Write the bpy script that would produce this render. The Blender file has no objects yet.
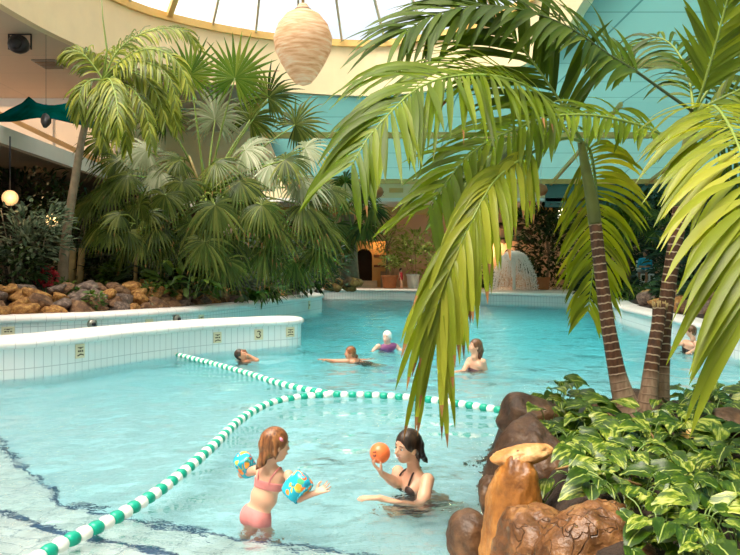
EXPO, SKY, SUN = 0.0, 1.8, 9.8
import bpy, bmesh, math, random
import numpy as np
from mathutils import Vector, Matrix, Euler, noise, Quaternion
random.seed(7)
SC = bpy.context.scene
COL = SC.collection
F, CX, HY, H = 780.0, 370.0, 268.0, 1.7
PI = math.pi
V = Vector

def W(px, py, d):
    return V(((px-CX)/F*d, d, H+(HY-py)/F*d))
def G(px, py, z=0.0):
    d = F*(H-z)/(py-HY)
    return V(((px-CX)/F*d, d, z))

# ---------- materials ----------
MATS = {}
class NT:
    def __init__(s, name):
        s.m = bpy.data.materials.new(name); s.m.use_nodes = True
        s.t = s.m.node_tree; s.t.nodes.clear()
        s.out = s.t.nodes.new('ShaderNodeOutputMaterial')
        MATS[name] = s.m
    def n(s, kind, **kw):
        nd = s.t.nodes.new('ShaderNode'+kind)
        for k, v in kw.items():
            if k.startswith('_'): setattr(nd, k[1:], v)
            else:
                key = k.replace('__', ' ')
                sock = nd.inputs[int(key[1:])] if key[0] == 'i' and key[1:].isdigit() else nd.inputs[key]
                s.set(sock, v)
        return nd
    def set(s, sock, v):
        if isinstance(v, bpy.types.NodeSocket): s.t.links.new(v, sock)
        elif isinstance(v, bpy.types.Node): s.t.links.new(v.outputs[0], sock)
        else:
            if isinstance(v, (tuple, list)) and len(v) == 3 and sock.type == 'RGBA': v = (*v, 1)
            sock.default_value = v
    def mix(s, a, b, f, mode='MIX'):
        nd = s.t.nodes.new('ShaderNodeMix'); nd.data_type = 'RGBA'; nd.blend_type = mode
        s.set(nd.inputs[0], f); s.set(nd.inputs[6], a); s.set(nd.inputs[7], b)
        return nd.outputs[2]
    def ramp(s, fac, stops):
        nd = s.t.nodes.new('ShaderNodeValToRGB'); e = nd.color_ramp.elements
        while len(e) < len(stops): e.new(.5)
        for i, (p, c) in enumerate(stops): e[i].position = p; e[i].color = (*c, 1) if len(c) == 3 else c
        s.set(nd.inputs[0], fac); return nd.outputs[0]
    def math(s, op, a, b=0.0, c=None):
        nd = s.t.nodes.new('ShaderNodeMath'); nd.operation = op
        s.set(nd.inputs[0], a); s.set(nd.inputs[1], b)
        if c is not None: s.set(nd.inputs[2], c)
        return nd.outputs[0]
    def noise(s, scale, vec=None, detail=3, rough=.55, out=0):
        nd = s.n('TexNoise', Scale=scale, Detail=detail, Roughness=rough)
        if vec is not None: s.set(nd.inputs['Vector'], vec)
        return nd.outputs[out]
    def co(s, which='Object'):
        return s.n('TexCoord').outputs[which]
    def mapping(s, vec, scale=(1,1,1), loc=(0,0,0), rot=(0,0,0)):
        return s.n('Mapping', Vector=vec, Scale=scale, Location=loc, Rotation=rot).outputs[0]
    def bump(s, h, strength=.3, dist=.02, normal=None):
        nd = s.n('Bump', Height=h, Strength=strength, Distance=dist)
        if normal is not None: s.set(nd.inputs['Normal'], normal)
        return nd.outputs[0]
    def done(s, sh, vol=None):
        s.t.links.new(sh.outputs[0] if isinstance(sh, bpy.types.Node) else sh, s.out.inputs[0])
        if vol is not None: s.t.links.new(vol.outputs[0], s.out.inputs[1])
        return s.m

def pbr(name, col, rough=.6, noise_amt=0.0, nscale=8, bump=0.0, bscale=40, metal=0.0, spec=.5, emit=None, estr=0, bdist=.01):
    t = NT(name)
    c = col
    if noise_amt:
        nz = t.noise(nscale, t.co())
        dark = tuple(x*(1-noise_amt) for x in col); lite = tuple(min(1, x*(1+noise_amt*.6)) for x in col)
        c = t.ramp(nz, [(.3, dark), (.7, lite)])
    kw = {}
    b = t.n('BsdfPrincipled', **{'Base__Color': c, 'Roughness': rough, 'Metallic': metal, 'Specular__IOR__Level': spec})
    if bump: t.set(b.inputs['Normal'], t.bump(t.noise(bscale, t.co()), bump, bdist))
    if emit: t.set(b.inputs['Emission Color'], emit); b.inputs['Emission Strength'].default_value = estr
    return t.done(b)

# ---------- mesh building ----------
class MB:
    def __init__(s): s.v = []; s.f = []; s.m = []; s.uv = []; s.r = []; s.mi = 0; s.rv = .5
    def add(s, vs, fs, uvs=None):
        o = len(s.v); s.v.extend([tuple(p) for p in vs])
        s.f.extend([tuple(i+o for i in f) for f in fs]); s.m.extend([s.mi]*len(fs))
        s.uv.extend(uvs if uvs else [(0, 0)]*len(vs)); s.r.extend([s.rv]*len(vs)); return o
    def box(s, a, b):
        (x0, y0, z0), (x1, y1, z1) = a, b
        vs = [(x0,y0,z0),(x1,y0,z0),(x1,y1,z0),(x0,y1,z0),(x0,y0,z1),(x1,y0,z1),(x1,y1,z1),(x0,y1,z1)]
        s.add(vs, [(0,3,2,1),(4,5,6,7),(0,1,5,4),(1,2,6,5),(2,3,7,6),(3,0,4,7)])
    def tube(s, pts, rad, n=8, caps=True):
        pts = [V(p) for p in pts]; L = len(pts)
        rr = rad if isinstance(rad, (list, tuple)) else [rad]*L
        vs = []; uvs = []; ref = None; dist = 0
        for i, p in enumerate(pts):
            t = (pts[min(i+1, L-1)]-pts[max(i-1, 0)]).normalized()
            if ref is None:
                ref = V((0, 0, 1)) if abs(t.z) < .9 else V((1, 0, 0))
            a = (ref - t*ref.dot(t)).normalized(); ref = a; b = t.cross(a)
            if i: dist += (p-pts[i-1]).length
            for k in range(n):
                th = 2*PI*k/n
                vs.append(p+(a*math.cos(th)+b*math.sin(th))*rr[i]); uvs.append((k/n, dist))
        fs = []
        for i in range(L-1):
            for k in range(n):
                k2 = (k+1) % n
                fs.append((i*n+k, i*n+k2, (i+1)*n+k2, (i+1)*n+k))
        if caps: fs.append(tuple(range(n-1, -1, -1))); fs.append(tuple((L-1)*n+k for k in range(n)))
        s.add(vs, fs, uvs)
    def beam(s, a, b, w, h, up=V((0,0,1))):
        a, b = V(a), V(b); t = (b-a).normalized(); sd = t.cross(up).normalized(); u = sd.cross(t)
        vs = []
        for p in (a, b):
            for i, j in ((-1,-1),(1,-1),(1,1),(-1,1)): vs.append(p+sd*i*w/2+u*j*h/2)
        s.add(vs, [(3,2,1,0),(4,5,6,7),(0,1,5,4),(1,2,6,5),(2,3,7,6),(3,0,4,7)])
    def lathe(s, prof, n=24, c=(0,0,0), cap=False):
        vs = []; uvs = []
        for i, (r, z) in enumerate(prof):
            for k in range(n):
                th = 2*PI*k/n; vs.append((c[0]+r*math.cos(th), c[1]+r*math.sin(th), c[2]+z)); uvs.append((k/n, z))
        fs = []
        for i in range(len(prof)-1):
            for k in range(n):
                k2 = (k+1) % n; fs.append((i*n+k, i*n+k2, (i+1)*n+k2, (i+1)*n+k))
        if cap: fs.append(tuple(range(n-1, -1, -1))); fs.append(tuple((len(prof)-1)*n+k for k in range(n)))
        s.add(vs, fs, uvs)
    def build(s, name, mats, parent=None, smooth=True, loc=None):
        me = bpy.data.meshes.new(name); me.from_pydata(s.v, [], s.f)
        if not isinstance(mats, (list, tuple)): mats = [mats]
        for m in mats: me.materials.append(MATS[m] if isinstance(m, str) else m)
        me.polygons.foreach_set('material_index', s.m)
        me.polygons.foreach_set('use_smooth', [smooth]*len(s.f))
        uvl = me.uv_layers.new(name='UVMap')
        li = np.empty(len(me.loops), dtype=np.int32); me.loops.foreach_get('vertex_index', li)
        uvl.data.foreach_set('uv', np.array(s.uv, dtype=np.float32)[li].ravel())
        at = me.attributes.new('rnd', 'FLOAT', 'POINT'); at.data.foreach_set('value', np.array(s.r, dtype=np.float32))
        me.update()
        o = bpy.data.objects.new(name, me); COL.objects.link(o)
        if parent: o.parent = parent
        if loc is not None: o.location = loc
        return o

def tag(o, label=None, cat=None, group=None, kind=None):
    if label: o['label'] = label
    if cat: o['category'] = cat
    if group: o['group'] = group
    if kind: o['kind'] = kind
    return o
def empty(name, loc=(0,0,0), rz=0, label=None, cat=None, group=None):
    o = bpy.data.objects.new(name, None); COL.objects.link(o); o.location = loc; o.rotation_euler = (0,0,rz)
    return tag(o, label, cat, group)
KIDS = {}
def copy_tree(o, parent=None):
    c = o.copy(); COL.objects.link(c); c.parent = parent
    for ch in [x for x in bpy.data.objects if x.parent == o]: copy_tree(ch, c)
    return c
def rebase(root):
    """put the root Empty's children (built in world space) under it without moving them"""
    inv = Matrix.Translation(-V(root.location))
    for ch in [x for x in bpy.data.objects if x.parent == root]:
        if ch.type == 'MESH':
            ch.data.transform(inv)
            for g in [x for x in bpy.data.objects if x.parent == ch]: g.data.transform(inv)
def struct(o): o['kind'] = 'structure'; return o
def R(a): return math.radians(a)
def spline(pts, n=8, closed=False):
    pts = [V(p) for p in pts]; out = []; L = len(pts)
    rng = range(L if closed else L-1)
    for i in rng:
        if closed: p0, p1, p2, p3 = pts[(i-1) % L], pts[i], pts[(i+1) % L], pts[(i+2) % L]
        else: p1, p2 = pts[i], pts[i+1]; p0 = pts[i-1] if i else p1*2-p2; p3 = pts[i+2] if i+2 < L else p2*2-p1
        for k in range(n):
            t = k/n
            out.append(.5*((2*p1)+(p2-p0)*t+(2*p0-5*p1+4*p2-p3)*t*t+(3*p1-p0-3*p2+p3)*t**3))
    if not closed: out.append(pts[-1])
    return out
def resample(pts, n):
    d = [0]
    for i in range(1, len(pts)): d.append(d[-1]+(pts[i]-pts[i-1]).length)
    out = []; j = 0
    for k in range(n):
        t = d[-1]*k/(n-1)
        while j < len(d)-2 and d[j+1] < t: j += 1
        u = (t-d[j])/max(1e-9, d[j+1]-d[j]); out.append(pts[j].lerp(pts[j+1], min(1, max(0, u))))
    return out
WATER_BUMP, WATER_DENS = .85, .40
# ---------- tile material: u = metres along the wall, v = height ----------
def tile_mat(name, col, grout, w, h, voff, rough=.25, var=.04):
    t = NT(name); uv = t.co('UV')
    br = t.n('TexBrick', Vector=t.mapping(uv, loc=(0, voff, 0)), Scale=1.0, Color1=col, Color2=tuple(c*(1-var) for c in col), Mortar=grout,
             **{'Mortar__Size': .006, 'Brick__Width': w, 'Row__Height': h, 'Bias': 0.0, 'Mortar__Smooth': .1})
    br.offset = 0; br.squash = 1
    b = t.n('BsdfPrincipled', **{'Base__Color': br.outputs[0], 'Roughness': rough})
    t.set(b.inputs['Normal'], t.bump(t.math('SUBTRACT', 1.0, br.outputs[1]), .4, .004))
    return t.done(b)
tile_mat('white_wall_tile', (.86, .86, .85), (.56, .56, .57), .15, .32, .17, var=.02)
tile_mat('coping_tile', (.93, .85, .81), (.70, .62, .60), .3, 5.0, 2.0, rough=.3)
tile_mat('pool_floor_tile', (.86, .91, .96), (.55, .66, .70), .15, .15, 0, rough=.4)
tile_mat('step_tile', (.93, .93, .92), (.40, .45, .50), .30, .15, 0, rough=.4)
pbr('blue_edge_tile', (.02, .07, .16), .4)
tile_mat('deck_tile', (.55, .47, .42), (.35, .30, .27), .3, .3, 0, rough=.6)
pbr('cream_plaster', (.95, .75, .46), .8, .04, 2)
pbr('pale_plaster', (.86, .80, .70), .85, .04, 2)
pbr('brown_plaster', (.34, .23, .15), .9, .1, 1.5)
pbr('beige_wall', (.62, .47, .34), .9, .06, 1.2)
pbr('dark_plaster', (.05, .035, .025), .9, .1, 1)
pbr('yellow_trim', (.80, .50, .16), .5, .08, 4)
pbr('rafter_paint', (.75, .62, .45), .6)
pbr('white_paint', (.88, .86, .82), .6)
pbr('black_plastic', (.012, .012, .014), .45)
pbr('dark_metal', (.03, .03, .035), .4, metal=.6)
pbr('steel', (.36, .33, .28), .35, metal=.8)
t = NT('frosted_glass'); t.done(t.n('MixShader', Fac=.6, i1=t.n('BsdfDiffuse', Color=(.9, .82, .74)).outputs[0], i2=t.n('BsdfTranslucent', Color=(.9, .80, .70)).outputs[0]))
pbr('soil', (.030, .016, .009), .95, .4, 12, bump=.8, bscale=30, bdist=.03)
tile_mat('ceiling_panel', (.74, .53, .38), (.36, .25, .17), 4.2, 2.1, 0, rough=.8, var=.03)
# tinted roof glass: teal sheet that lets daylight through
t = NT('teal_glass'); uv = t.co('UV')
br = t.n('TexBrick', Vector=uv, Scale=1.0, Color1=(.15, .36, .34), Color2=(.13, .34, .32), Mortar=(.06, .18, .18),
         **{'Mortar__Size': .035, 'Brick__Width': 3.2, 'Row__Height': 2.4, 'Bias': 0.0, 'Mortar__Smooth': .2})
br.offset = 0
d_ = t.n('BsdfDiffuse', Color=br.outputs[0]); tr = t.n('BsdfTranslucent', Color=br.outputs[0])
gl = t.n('BsdfGlossy', Color=(.8, .9, .9), Roughness=.15)
m1 = t.n('MixShader', Fac=.38, i1=d_.outputs[0], i2=tr.outputs[0])
t.done(t.n('MixShader', Fac=.08, i1=m1.outputs[0], i2=gl.outputs[0]))
# clear skylight glass
t = NT('clear_glass')
fr = t.n('Fresnel', IOR=1.3)
t.done(t.n('MixShader', Fac=fr.outputs[0], i1=t.n('BsdfTransparent', Color=(.97, .99, 1)).outputs[0], i2=t.n('BsdfGlossy', Roughness=.02).outputs[0]))
# water
t = NT('pool_water'); oc = t.co()
n1 = t.noise(2.6, t.mapping(oc, scale=(1, .8, 1)), 2, .5); n2 = t.noise(9.0, oc, 3, .6)
n3 = t.noise(1.1, oc, 2, .5)
hgt = t.math('ADD', t.math('MULTIPLY', n1, 1.0), t.math('ADD', t.math('MULTIPLY', n2, .14), t.math('MULTIPLY', n3, 1.2)))
nb = t.bump(hgt, WATER_BUMP, .15)
rf = t.n('BsdfRefraction', Color=(1, 1, 1), IOR=1.33, Roughness=0.0); t.set(rf.inputs['Normal'], nb)
gs = t.n('BsdfGlossy', Color=(1, 1, 1), Roughness=.03); t.set(gs.inputs['Normal'], nb)
fr = t.n('Fresnel', IOR=1.33); t.set(fr.inputs['Normal'], nb)
fac = t.math('MULTIPLY', fr.outputs[0], .8)
vol = t.n('VolumeAbsorption', Color=(.0, .91, .95), Density=WATER_DENS)
t.done(t.n('MixShader', Fac=fac, i1=rf.outputs[0], i2=gs.outputs[0]), vol)
# ================= camera, sky, sun =================
cam = bpy.data.cameras.new('camera'); cam.sensor_width = 36; cam.lens = F/740*36; cam.shift_y = (HY-277.5)/740; cam.clip_end = 300
co_ = bpy.data.objects.new('camera', cam); COL.objects.link(co_); co_.location = (0, 0, H); co_.rotation_euler = (PI/2, 0, 0); SC.camera = co_
SC.view_settings.view_transform = 'Standard'; SC.view_settings.look = 'None'; SC.view_settings.gamma = 1; SC.view_settings.use_curve_mapping = False
SC.view_settings.exposure = EXPO
SC.cycles.use_denoising = True
SC.cycles.max_bounces = 10; SC.cycles.transparent_max_bounces = 16; SC.cycles.sample_clamp_indirect = 6
w = bpy.data.worlds.new('sky'); SC.world = w; w.use_nodes = True; wt = w.node_tree; wt.nodes.clear()
wo = wt.nodes.new('ShaderNodeOutputWorld'); bg = wt.nodes.new('ShaderNodeBackground'); wt.links.new(bg.outputs[0], wo.inputs[0])
tc = wt.nodes.new('ShaderNodeTexCoord'); nz = wt.nodes.new('ShaderNodeTexNoise'); nz.inputs['Scale'].default_value = 2.2; nz.inputs['Detail'].default_value = 5
rp = wt.nodes.new('ShaderNodeValToRGB'); rp.color_ramp.elements[0].position = .42; rp.color_ramp.elements[0].color = (.47, .55, .65, 1)
rp.color_ramp.elements[1].position = .62; rp.color_ramp.elements[1].color = (1, .94, .86, 1)
wt.links.new(tc.outputs['Generated'], nz.inputs['Vector']); wt.links.new(nz.outputs[0], rp.inputs[0]); wt.links.new(rp.outputs[0], bg.inputs[0])
bg.inputs[1].default_value = SKY
sl = bpy.data.lights.new('sun', 'SUN'); sl.energy = SUN; sl.angle = R(45); sl.color = (1, .89, .74)
so = bpy.data.objects.new('sun', sl); COL.objects.link(so); so.rotation_euler = (V((.32, .30, -1))).to_track_quat('-Z', 'Y').to_euler(); so.location = (0, 5, 20)

ZC = 8.0   # ceiling height round the skylight
# ================= skylight ring =================
ring = spline([(-9,-1,0),(-9.1,6,0),(-9.05,12,0),(-8.8,18.2,0),(-8.3,21.7,0),(-7.1,24.8,0),(-4.2,27.2,0),(-.75,28.4,0),(1.4,28.0,0),(3.7,26.1,0),(5.2,22.5,0),(5.0,18.3,0),(4.9,12,0),(4.9,6,0),(4.6,0,0),(2.5,-3.5,0),(-2,-4.5,0),(-6.5,-3.5,0)], 5, closed=True)
def band(mb, loop, prof, closed=True):
    """sweep profile [(offset, z)] round a loop (offset outward)"""
    n = len(loop); cc = sum(loop, V((0,0,0)))/n
    nor = []
    for i in range(n):
        a = loop[i-1] if (closed or i) else loop[0]; b = loop[(i+1) % n] if (closed or i < n-1) else loop[-1]
        t = (b-a); q = V((t.y, -t.x, 0)).normalized(); nor.append(q)
    area = sum(loop[i].x*loop[(i+1) % n].y-loop[(i+1) % n].x*loop[i].y for i in range(n))
    sg = 1 if area > 0 else -1
    vs = []; uvs = []; u = 0
    for i in range(n):
        if i: u += (loop[i]-loop[i-1]).length
        for (o, z) in prof: vs.append(loop[i]+nor[i]*o*sg+V((0,0,z))); uvs.append((u, z))
    m = len(prof); fs = []
    for i in range(n if closed else n-1):
        j = (i+1) % n
        for k in range(m-1): fs.append((i*m+k, j*m+k, j*m+k+1, i*m+k+1))
    # seam: duplicate first column so u does not wrap back
    if closed:
        last = [(vs[k], (u+(loop[0]-loop[-1]).length, uvs[k][1])) for k in range(m)]
        base = len(vs)
        for p, q in last: vs.append(p); uvs.append(q)
        fs = fs[:-(m-1)]
        for k in range(m-1): fs.append(((n-1)*m+k, base+k, base+k+1, (n-1)*m+k+1))
    if sg < 0: fs = [tuple(reversed(f)) for f in fs]
    mb.add(vs, fs, uvs)
mb = MB(); band(mb, ring, [(.25, ZC+1.8), (.25, ZC-.02), (0, ZC-.02), (0, ZC+1.76), (.25, ZC+1.8)]); struct(mb.build('wall_skylight_drum', 'cream_plaster', smooth=False))
mb = MB(); band(mb, ring, [(.3, ZC+1.74), (-.12, ZC+1.74), (-.12, ZC+1.98), (.3, ZC+1.98)]); struct(mb.build('trim_skylight', 'yellow_trim', smooth=False))
apex = V((-1.4, 14, 12.4))
bars = resample(ring+[ring[0]], 53)[:-1]
sky_root = empty('skylight', (-1.4, 14, ZC+1.98), 0, 'round conservatory skylight of clear glass on slim cream rafters above the pool', 'skylight')
mb = MB()
for i in range(52):
    a, b = bars[i]+V((0,0,ZC+1.98)), bars[(i+1) % 52]+V((0,0,ZC+1.98)); mb.add([a, b, apex], [(0,1,2)])
mb.build('glass', 'clear_glass', sky_root, smooth=False)
for i in range(52):
    mb = MB(); a = bars[i]+V((0,0,ZC+1.95)); th = i % 7 == 3
    mb.beam(a, apex+V((0,0,-.05)), .17 if th else .07, .22 if th else .12)
    mb.build('rafter', 'yellow_trim' if th else 'rafter_paint', sky_root, smooth=False)
rebase(sky_root)
# ================= ceiling with the opening =================
XL, XR, YF, YN = -19.0, 22.0, 48.0, -3.0
YB, YE, ZE = 29.5, 41.0, 6.2    # where the glass roof starts to fall, and its foot
def ceil_region(x0, x1, y0, y1, outer_pts, name, m, uvs=.0):
    pass
def tri_fill(loops, z, name, m):
    bm = bmesh.new()
    for lp in loops:
        vs = [bm.verts.new((p[0], p[1], z)) for p in lp]
        for i in range(len(vs)): bm.edges.new((vs[i], vs[(i+1) % len(vs)]))
    bmesh.ops.triangle_fill(bm, edges=bm.edges[:], use_beauty=True)
    mb = MB(); bm.verts.index_update()
    mb.add([v.co.copy() for v in bm.verts], [tuple(v.index for v in f.verts) for f in bm.faces], [(v.co.x, v.co.y) for v in bm.verts])
    bm.free(); return struct(mb.build(name, m, smooth=False))
ro = [V((p.x, p.y, 0)) for p in ring]
# split the ring outline by x = XS: panels to the left, tinted glass to the right
XS = -4.4
ym_far = max(p.y for p in ro)
def outline_side(left):
    # ring points ordered from the near crossing to the far crossing on one side
    pts = [p for p in ro if (p.x < XS) == left]
    pts.sort(key=lambda p: math.atan2(p.y-12, p.x-XS))
    if left:
        far = [p for p in pts if p.y >= 12]; near = [p for p in pts if p.y < 12]
        far.sort(key=lambda p: -p.y); near.sort(key=lambda p: -p.y)
        return far+near      # far -> near going round the left
    pts.sort(key=lambda p: math.atan2(p.y-12, p.x-XS)); return pts   # near -> far counter-clockwise
Lp = [p for p in ro if p.x < XS]; 
i0 = next(i for i in range(len(ro)) if ro[i-1].x >= XS and ro[i].x < XS)
seqL = [];
i = i0
while ro[i % len(ro)].x < XS: seqL.append(ro[i % len(ro)]); i += 1
seqR = []
while ro[i % len(ro)].x >= XS and len(seqR) < len(ro): seqR.append(ro[i % len(ro)]); i += 1
# seqL runs near -> far, seqR far -> near
tri_fill([[(XS, YN-4), (XL, YN-4), (XL, YF), (XS, YF)] [:4] and ([(XS, seqL[0].y), (XS, YN-4), (XL, YN-4), (XL, 29), (-9.4, 29), (-9.4, 36), (XS, 36), (XS, seqL[-1].y)] + [(p.x, p.y) for p in reversed(seqL)])], ZC, 'ceiling_panels', 'ceiling_panel')
tri_fill([[(XS, seqR[0].y), (XS, YB), (XR, YB), (XR, YN-4), (XS, YN-4), (XS, seqR[-1].y)] + [(p.x, p.y) for p in reversed(seqR)]], ZC, 'ceiling_glass', 'teal_glass')
mb = MB(); L = math.hypot(YE-YB, ZC-ZE)
mb.add([(XS,YB,ZC),(XR,YB,ZC),(XR,YE,ZE),(XS,YE,ZE)], [(0,1,2,3)], [(XS,YB),(XR,YB),(XR,YB+L),(XS,YB+L)]); struct(mb.build('ceiling_glass_slope', 'teal_glass', smooth=False))
# beams under the glass
for (y, z) in ((23.5, ZC-.12), (33.0, ZC-(33.0-YB)/(YE-YB)*(ZC-ZE)-.12), (40.4, ZE+.0)):
    mb = MB(); mb.box((6.2 if y < 28 else XS, y-.12, z-.14), (XR, y+.12, z+.1)); struct(mb.build('trim_beam', 'yellow_trim', smooth=False))
for x in (9.5, 14.5, 19.0):
    mb = MB(); mb.beam((x, YB, ZC-.1), (x, YE, ZE-.08), .12, .16); struct(mb.build('trim_beam', 'yellow_trim', smooth=False))
# cream upstand at the foot of the glass, soffit, yellow edge and the far wall
mb = MB(); mb.box((-9, YE, 5.38), (9.2, YE+.25, ZE+.25)); struct(mb.build('wall_far_upstand', 'cream_plaster', smooth=False))
mb = MB(); mb.box((9.2, YE, 4.9), (XR, YE+.25, ZE+.1)); struct(mb.build('wall_far_glass_panel', 'teal_glass', smooth=False))
for x in (-.6, 1.0, 3.6, 6.4, 7.9):
    mb = MB(); mb.box((x, YE-.03, 5.66), (x+.75, YE+.02, 5.9)); struct(mb.build('trim_vent_slot', 'yellow_trim', smooth=False))
mb = MB(); mb.box((-9, YE, 5.2), (XR, YF, 5.38)); struct(mb.build('ceiling_far_soffit', 'white_paint', smooth=False))
mb = MB(); mb.box((-9, YE+3.9, 4.78), (XR, YE+4.1, 5.0)); mb.box((-9, YE+3.9, 5.0), (XR, YE+4.1, 5.2)); struct(mb.build('trim_far_edge', 'yellow_trim', smooth=False))
mb = MB(); mb.box((XL, YF, -.5), (XR, YF+.3, 9)); struct(mb.build('wall_far', 'beige_wall', smooth=False))
mb = MB(); mb.box((XR, YN-4, -.5), (XR+.3, YF, 8.2)); struct(mb.build('wall_right', 'pale_plaster', smooth=False))
mb = MB(); mb.box((XL, YN-4.3, -.5), (XR, YN-4, 8.1)); struct(mb.build('wall_near', 'pale_plaster', smooth=False))
mb = MB(); mb.box((XL-.3, YN-4, -.5), (XL, YF, 5.26)); struct(mb.build('wall_left', 'pale_plaster', smooth=False))
mb = MB(); mb.box((-9.4, 36, 5.26), (XS, 36.3, ZC+.1)); struct(mb.build('wall_upper_back', 'cream_plaster', smooth=False))
wn = MB(); wn.box((XL, 29.1, 5.3), (-9.5, 29.14, ZC)); wn = struct(wn.build('window_1', 'frosted_glass', smooth=False))
mb = MB(); mb.box((XL, 28.95, ZC-.3), (-9.3, 29.2, ZC)); [mb.box((x, 29.0, 5.3), (x+.08, 29.09, ZC)) for x in (-17, -14.4, -11.8, -9.4)]; mb.build('window_frame', 'white_paint', wn, smooth=False)
mb = MB(); mb.box((-9.55, 29.2, 5.3), (-9.4, 36.2, ZC)); struct(mb.build('wall_upper_side', 'cream_plaster', smooth=False))
# left gallery (mezzanine slab) with the dark space below
mb = MB(); mb.box((XL, 14, 4.86), (-9.3, YF, 5.3)); o = struct(mb.build('ceiling_gallery_slab', ['pale_plaster'], smooth=False))
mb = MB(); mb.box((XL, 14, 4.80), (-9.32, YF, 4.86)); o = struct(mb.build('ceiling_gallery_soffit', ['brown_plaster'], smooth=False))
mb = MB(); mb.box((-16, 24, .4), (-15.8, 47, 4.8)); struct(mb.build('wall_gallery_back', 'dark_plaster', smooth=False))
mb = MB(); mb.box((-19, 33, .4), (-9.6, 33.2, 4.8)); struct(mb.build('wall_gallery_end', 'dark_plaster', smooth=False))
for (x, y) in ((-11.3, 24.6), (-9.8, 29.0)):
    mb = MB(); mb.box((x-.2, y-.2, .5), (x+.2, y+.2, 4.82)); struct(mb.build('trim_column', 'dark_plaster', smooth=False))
# sloping yellow stay of the clerestory
mb = MB(); mb.beam((-15.0, 29.5, 8.0), (-9.2, 27.2, 5.3), .12, .16); struct(mb.build('trim_stay', 'yellow_trim', smooth=False))
# ================= pool =================
nx, ny = 150, 330
x0, x1, y0, y1 = -12.0, 13.0, .6, 47.0
mb = MB(); vs = []
for j in range(ny+1):
    fy = j/ny; y = y0+(y1-y0)*(fy**1.5)
    for i in range(nx+1):
        x = x0+(x1-x0)*i/nx
        a = noise.noise(V((x*.9, y*.9, 3.1)))*.022+noise.noise(V((x*2.3, y*2.1, 7.7)))*.010
        if i in (0, nx) or j in (0, ny): a = 0
        vs.append((x, y, a))
fs = [(j*(nx+1)+i, j*(nx+1)+i+1, (j+1)*(nx+1)+i+1, (j+1)*(nx+1)+i) for j in range(ny) for i in range(nx)]
per = [i for i in range(nx+1)]+[j*(nx+1)+nx for j in range(1, ny+1)]+[ny*(nx+1)+i for i in range(nx-1, -1, -1)]+[j*(nx+1) for j in range(ny-1, 0, -1)]
nb0 = len(vs)
for k in per: vs.append((vs[k][0], vs[k][1], -2.2))
m_ = len(per)
for k in range(m_): k2 = (k+1) % m_; fs.append((per[k2], per[k], nb0+k, nb0+k2))
fs.append(tuple(reversed(range(nb0, nb0+m_))))
mb.add(vs, fs); struct(mb.build('water', 'pool_water'))
def floor_z(x, y):
    t = min(1, max(0, (y-8)/15)); z = -.52-1.38*t*t*(3-2*t)
    return z
mb = MB(); vs = []; uvs = []
for j in range(41):
    for i in range(3):
        x = -13+27*i/2; y = .3+47.2*j/40; vs.append((x, y, floor_z(x, y))); uvs.append((x, y))
mb.add(vs, [(j*3+i, j*3+i+1, (j+1)*3+i+1, (j+1)*3+i) for j in range(40) for i in range(2)], uvs)
struct(mb.build('floor_pool', 'pool_floor_tile'))
def step(poly, z, edge, nm):
    """flat underwater step: poly is the outline, edge the run of points with the blue nosing"""
    mb = MB(); n = len(poly); a = V((*poly[1], 0))-V((*poly[0], 0)); ang = math.atan2(a.y, a.x)
    def rot(x, y): return (x*math.cos(-ang)-y*math.sin(-ang), x*math.sin(-ang)+y*math.cos(-ang))
    vs = [(x, y, z) for x, y in poly]+[(x, y, -1.6) for x, y in poly]
    fs = [tuple(range(n))]+[(k, n+k, n+(k+1) % n, (k+1) % n) for k in range(n)]
    mb.add(vs, fs, [rot(x, y) for x, y in poly]*2)
    bmx = mb.build('floor_step', 'step_tile', smooth=False); struct(bmx)
    mb = MB()
    for (p, q) in zip(edge[:-1], edge[1:]):
        mb.beam((*p, z+.004), (*q, z+.004), .05, .012)
    mb.build('nosing', 'blue_edge_tile', bmx, smooth=False)
E1 = [(-7.6, 9.0), (-3.9, 8.1), (-2.36, 5.95), (-1.0, 5.25), (.25, 4.75), (1.4, 3.9)]
E2 = [(-8.0, 7.0), (-2.70, 5.62), (-1.95, 5.12), (-1.2, 4.80), (-.1, 3.9), (.5, 2.5)]
step(E1+[(1.4, .3), (-12, .3), (-12, 10)], -.30, E1, '')
step(E2+[(.5, .3), (-12, .3), (-12, 8)], -.16, E2, '')
# kerbs
def kerb(name, outline, zt, ztop, mats=('white_wall_tile', 'coping_tile'), top_inset=.08):
    loop = [V((x, y, 0)) for x, y in outline]
    mb = MB(); band(mb, loop, [(0, zt), (0, -1.7)]); o = struct(mb.build(name, mats[0], smooth=False))
    dz = ztop-zt; mb = MB()
    prof = [(.0, zt), (.055, zt+.01), (.075, zt+dz*.35), (.06, zt+dz*.75), (.0, zt+dz*.96), (-.06, ztop)]
    band(mb, loop, prof[::-1]); mb.build('coping', mats[1], o)
    mb = MB(); n = len(loop); area = sum(loop[i].x*loop[(i+1) % n].y-loop[(i+1) % n].x*loop[i].y for i in range(n)); sg = 1 if area > 0 else -1
    bm = bmesh.new(); q = []
    for i in range(n):
        t = loop[(i+1) % n]-loop[i-1]; nn = V((t.y, -t.x, 0)).normalized()*sg; q.append(loop[i]-nn*.06)
    vv = [bm.verts.new((p.x, p.y, ztop)) for p in q]
    for i in range(n): bm.edges.new((vv[i], vv[(i+1) % n]))
    bmesh.ops.triangle_fill(bm, edges=bm.edges[:]); bm.verts.index_update()
    mb.add([v.co.copy() for v in bm.verts], [tuple(v.index for v in f.verts) for f in bm.faces], [(v.co.x, v.co.y) for v in bm.verts]); bm.free()
    mb.build('coping_top', 'coping_flat', o, smooth=False)
    return o
pbr('coping_flat', (.93, .85, .81), .35)
def poly2(pts, n=6): return [(p.x, p.y) for p in spline([(x, y, 0) for x, y in pts], n)]
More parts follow.
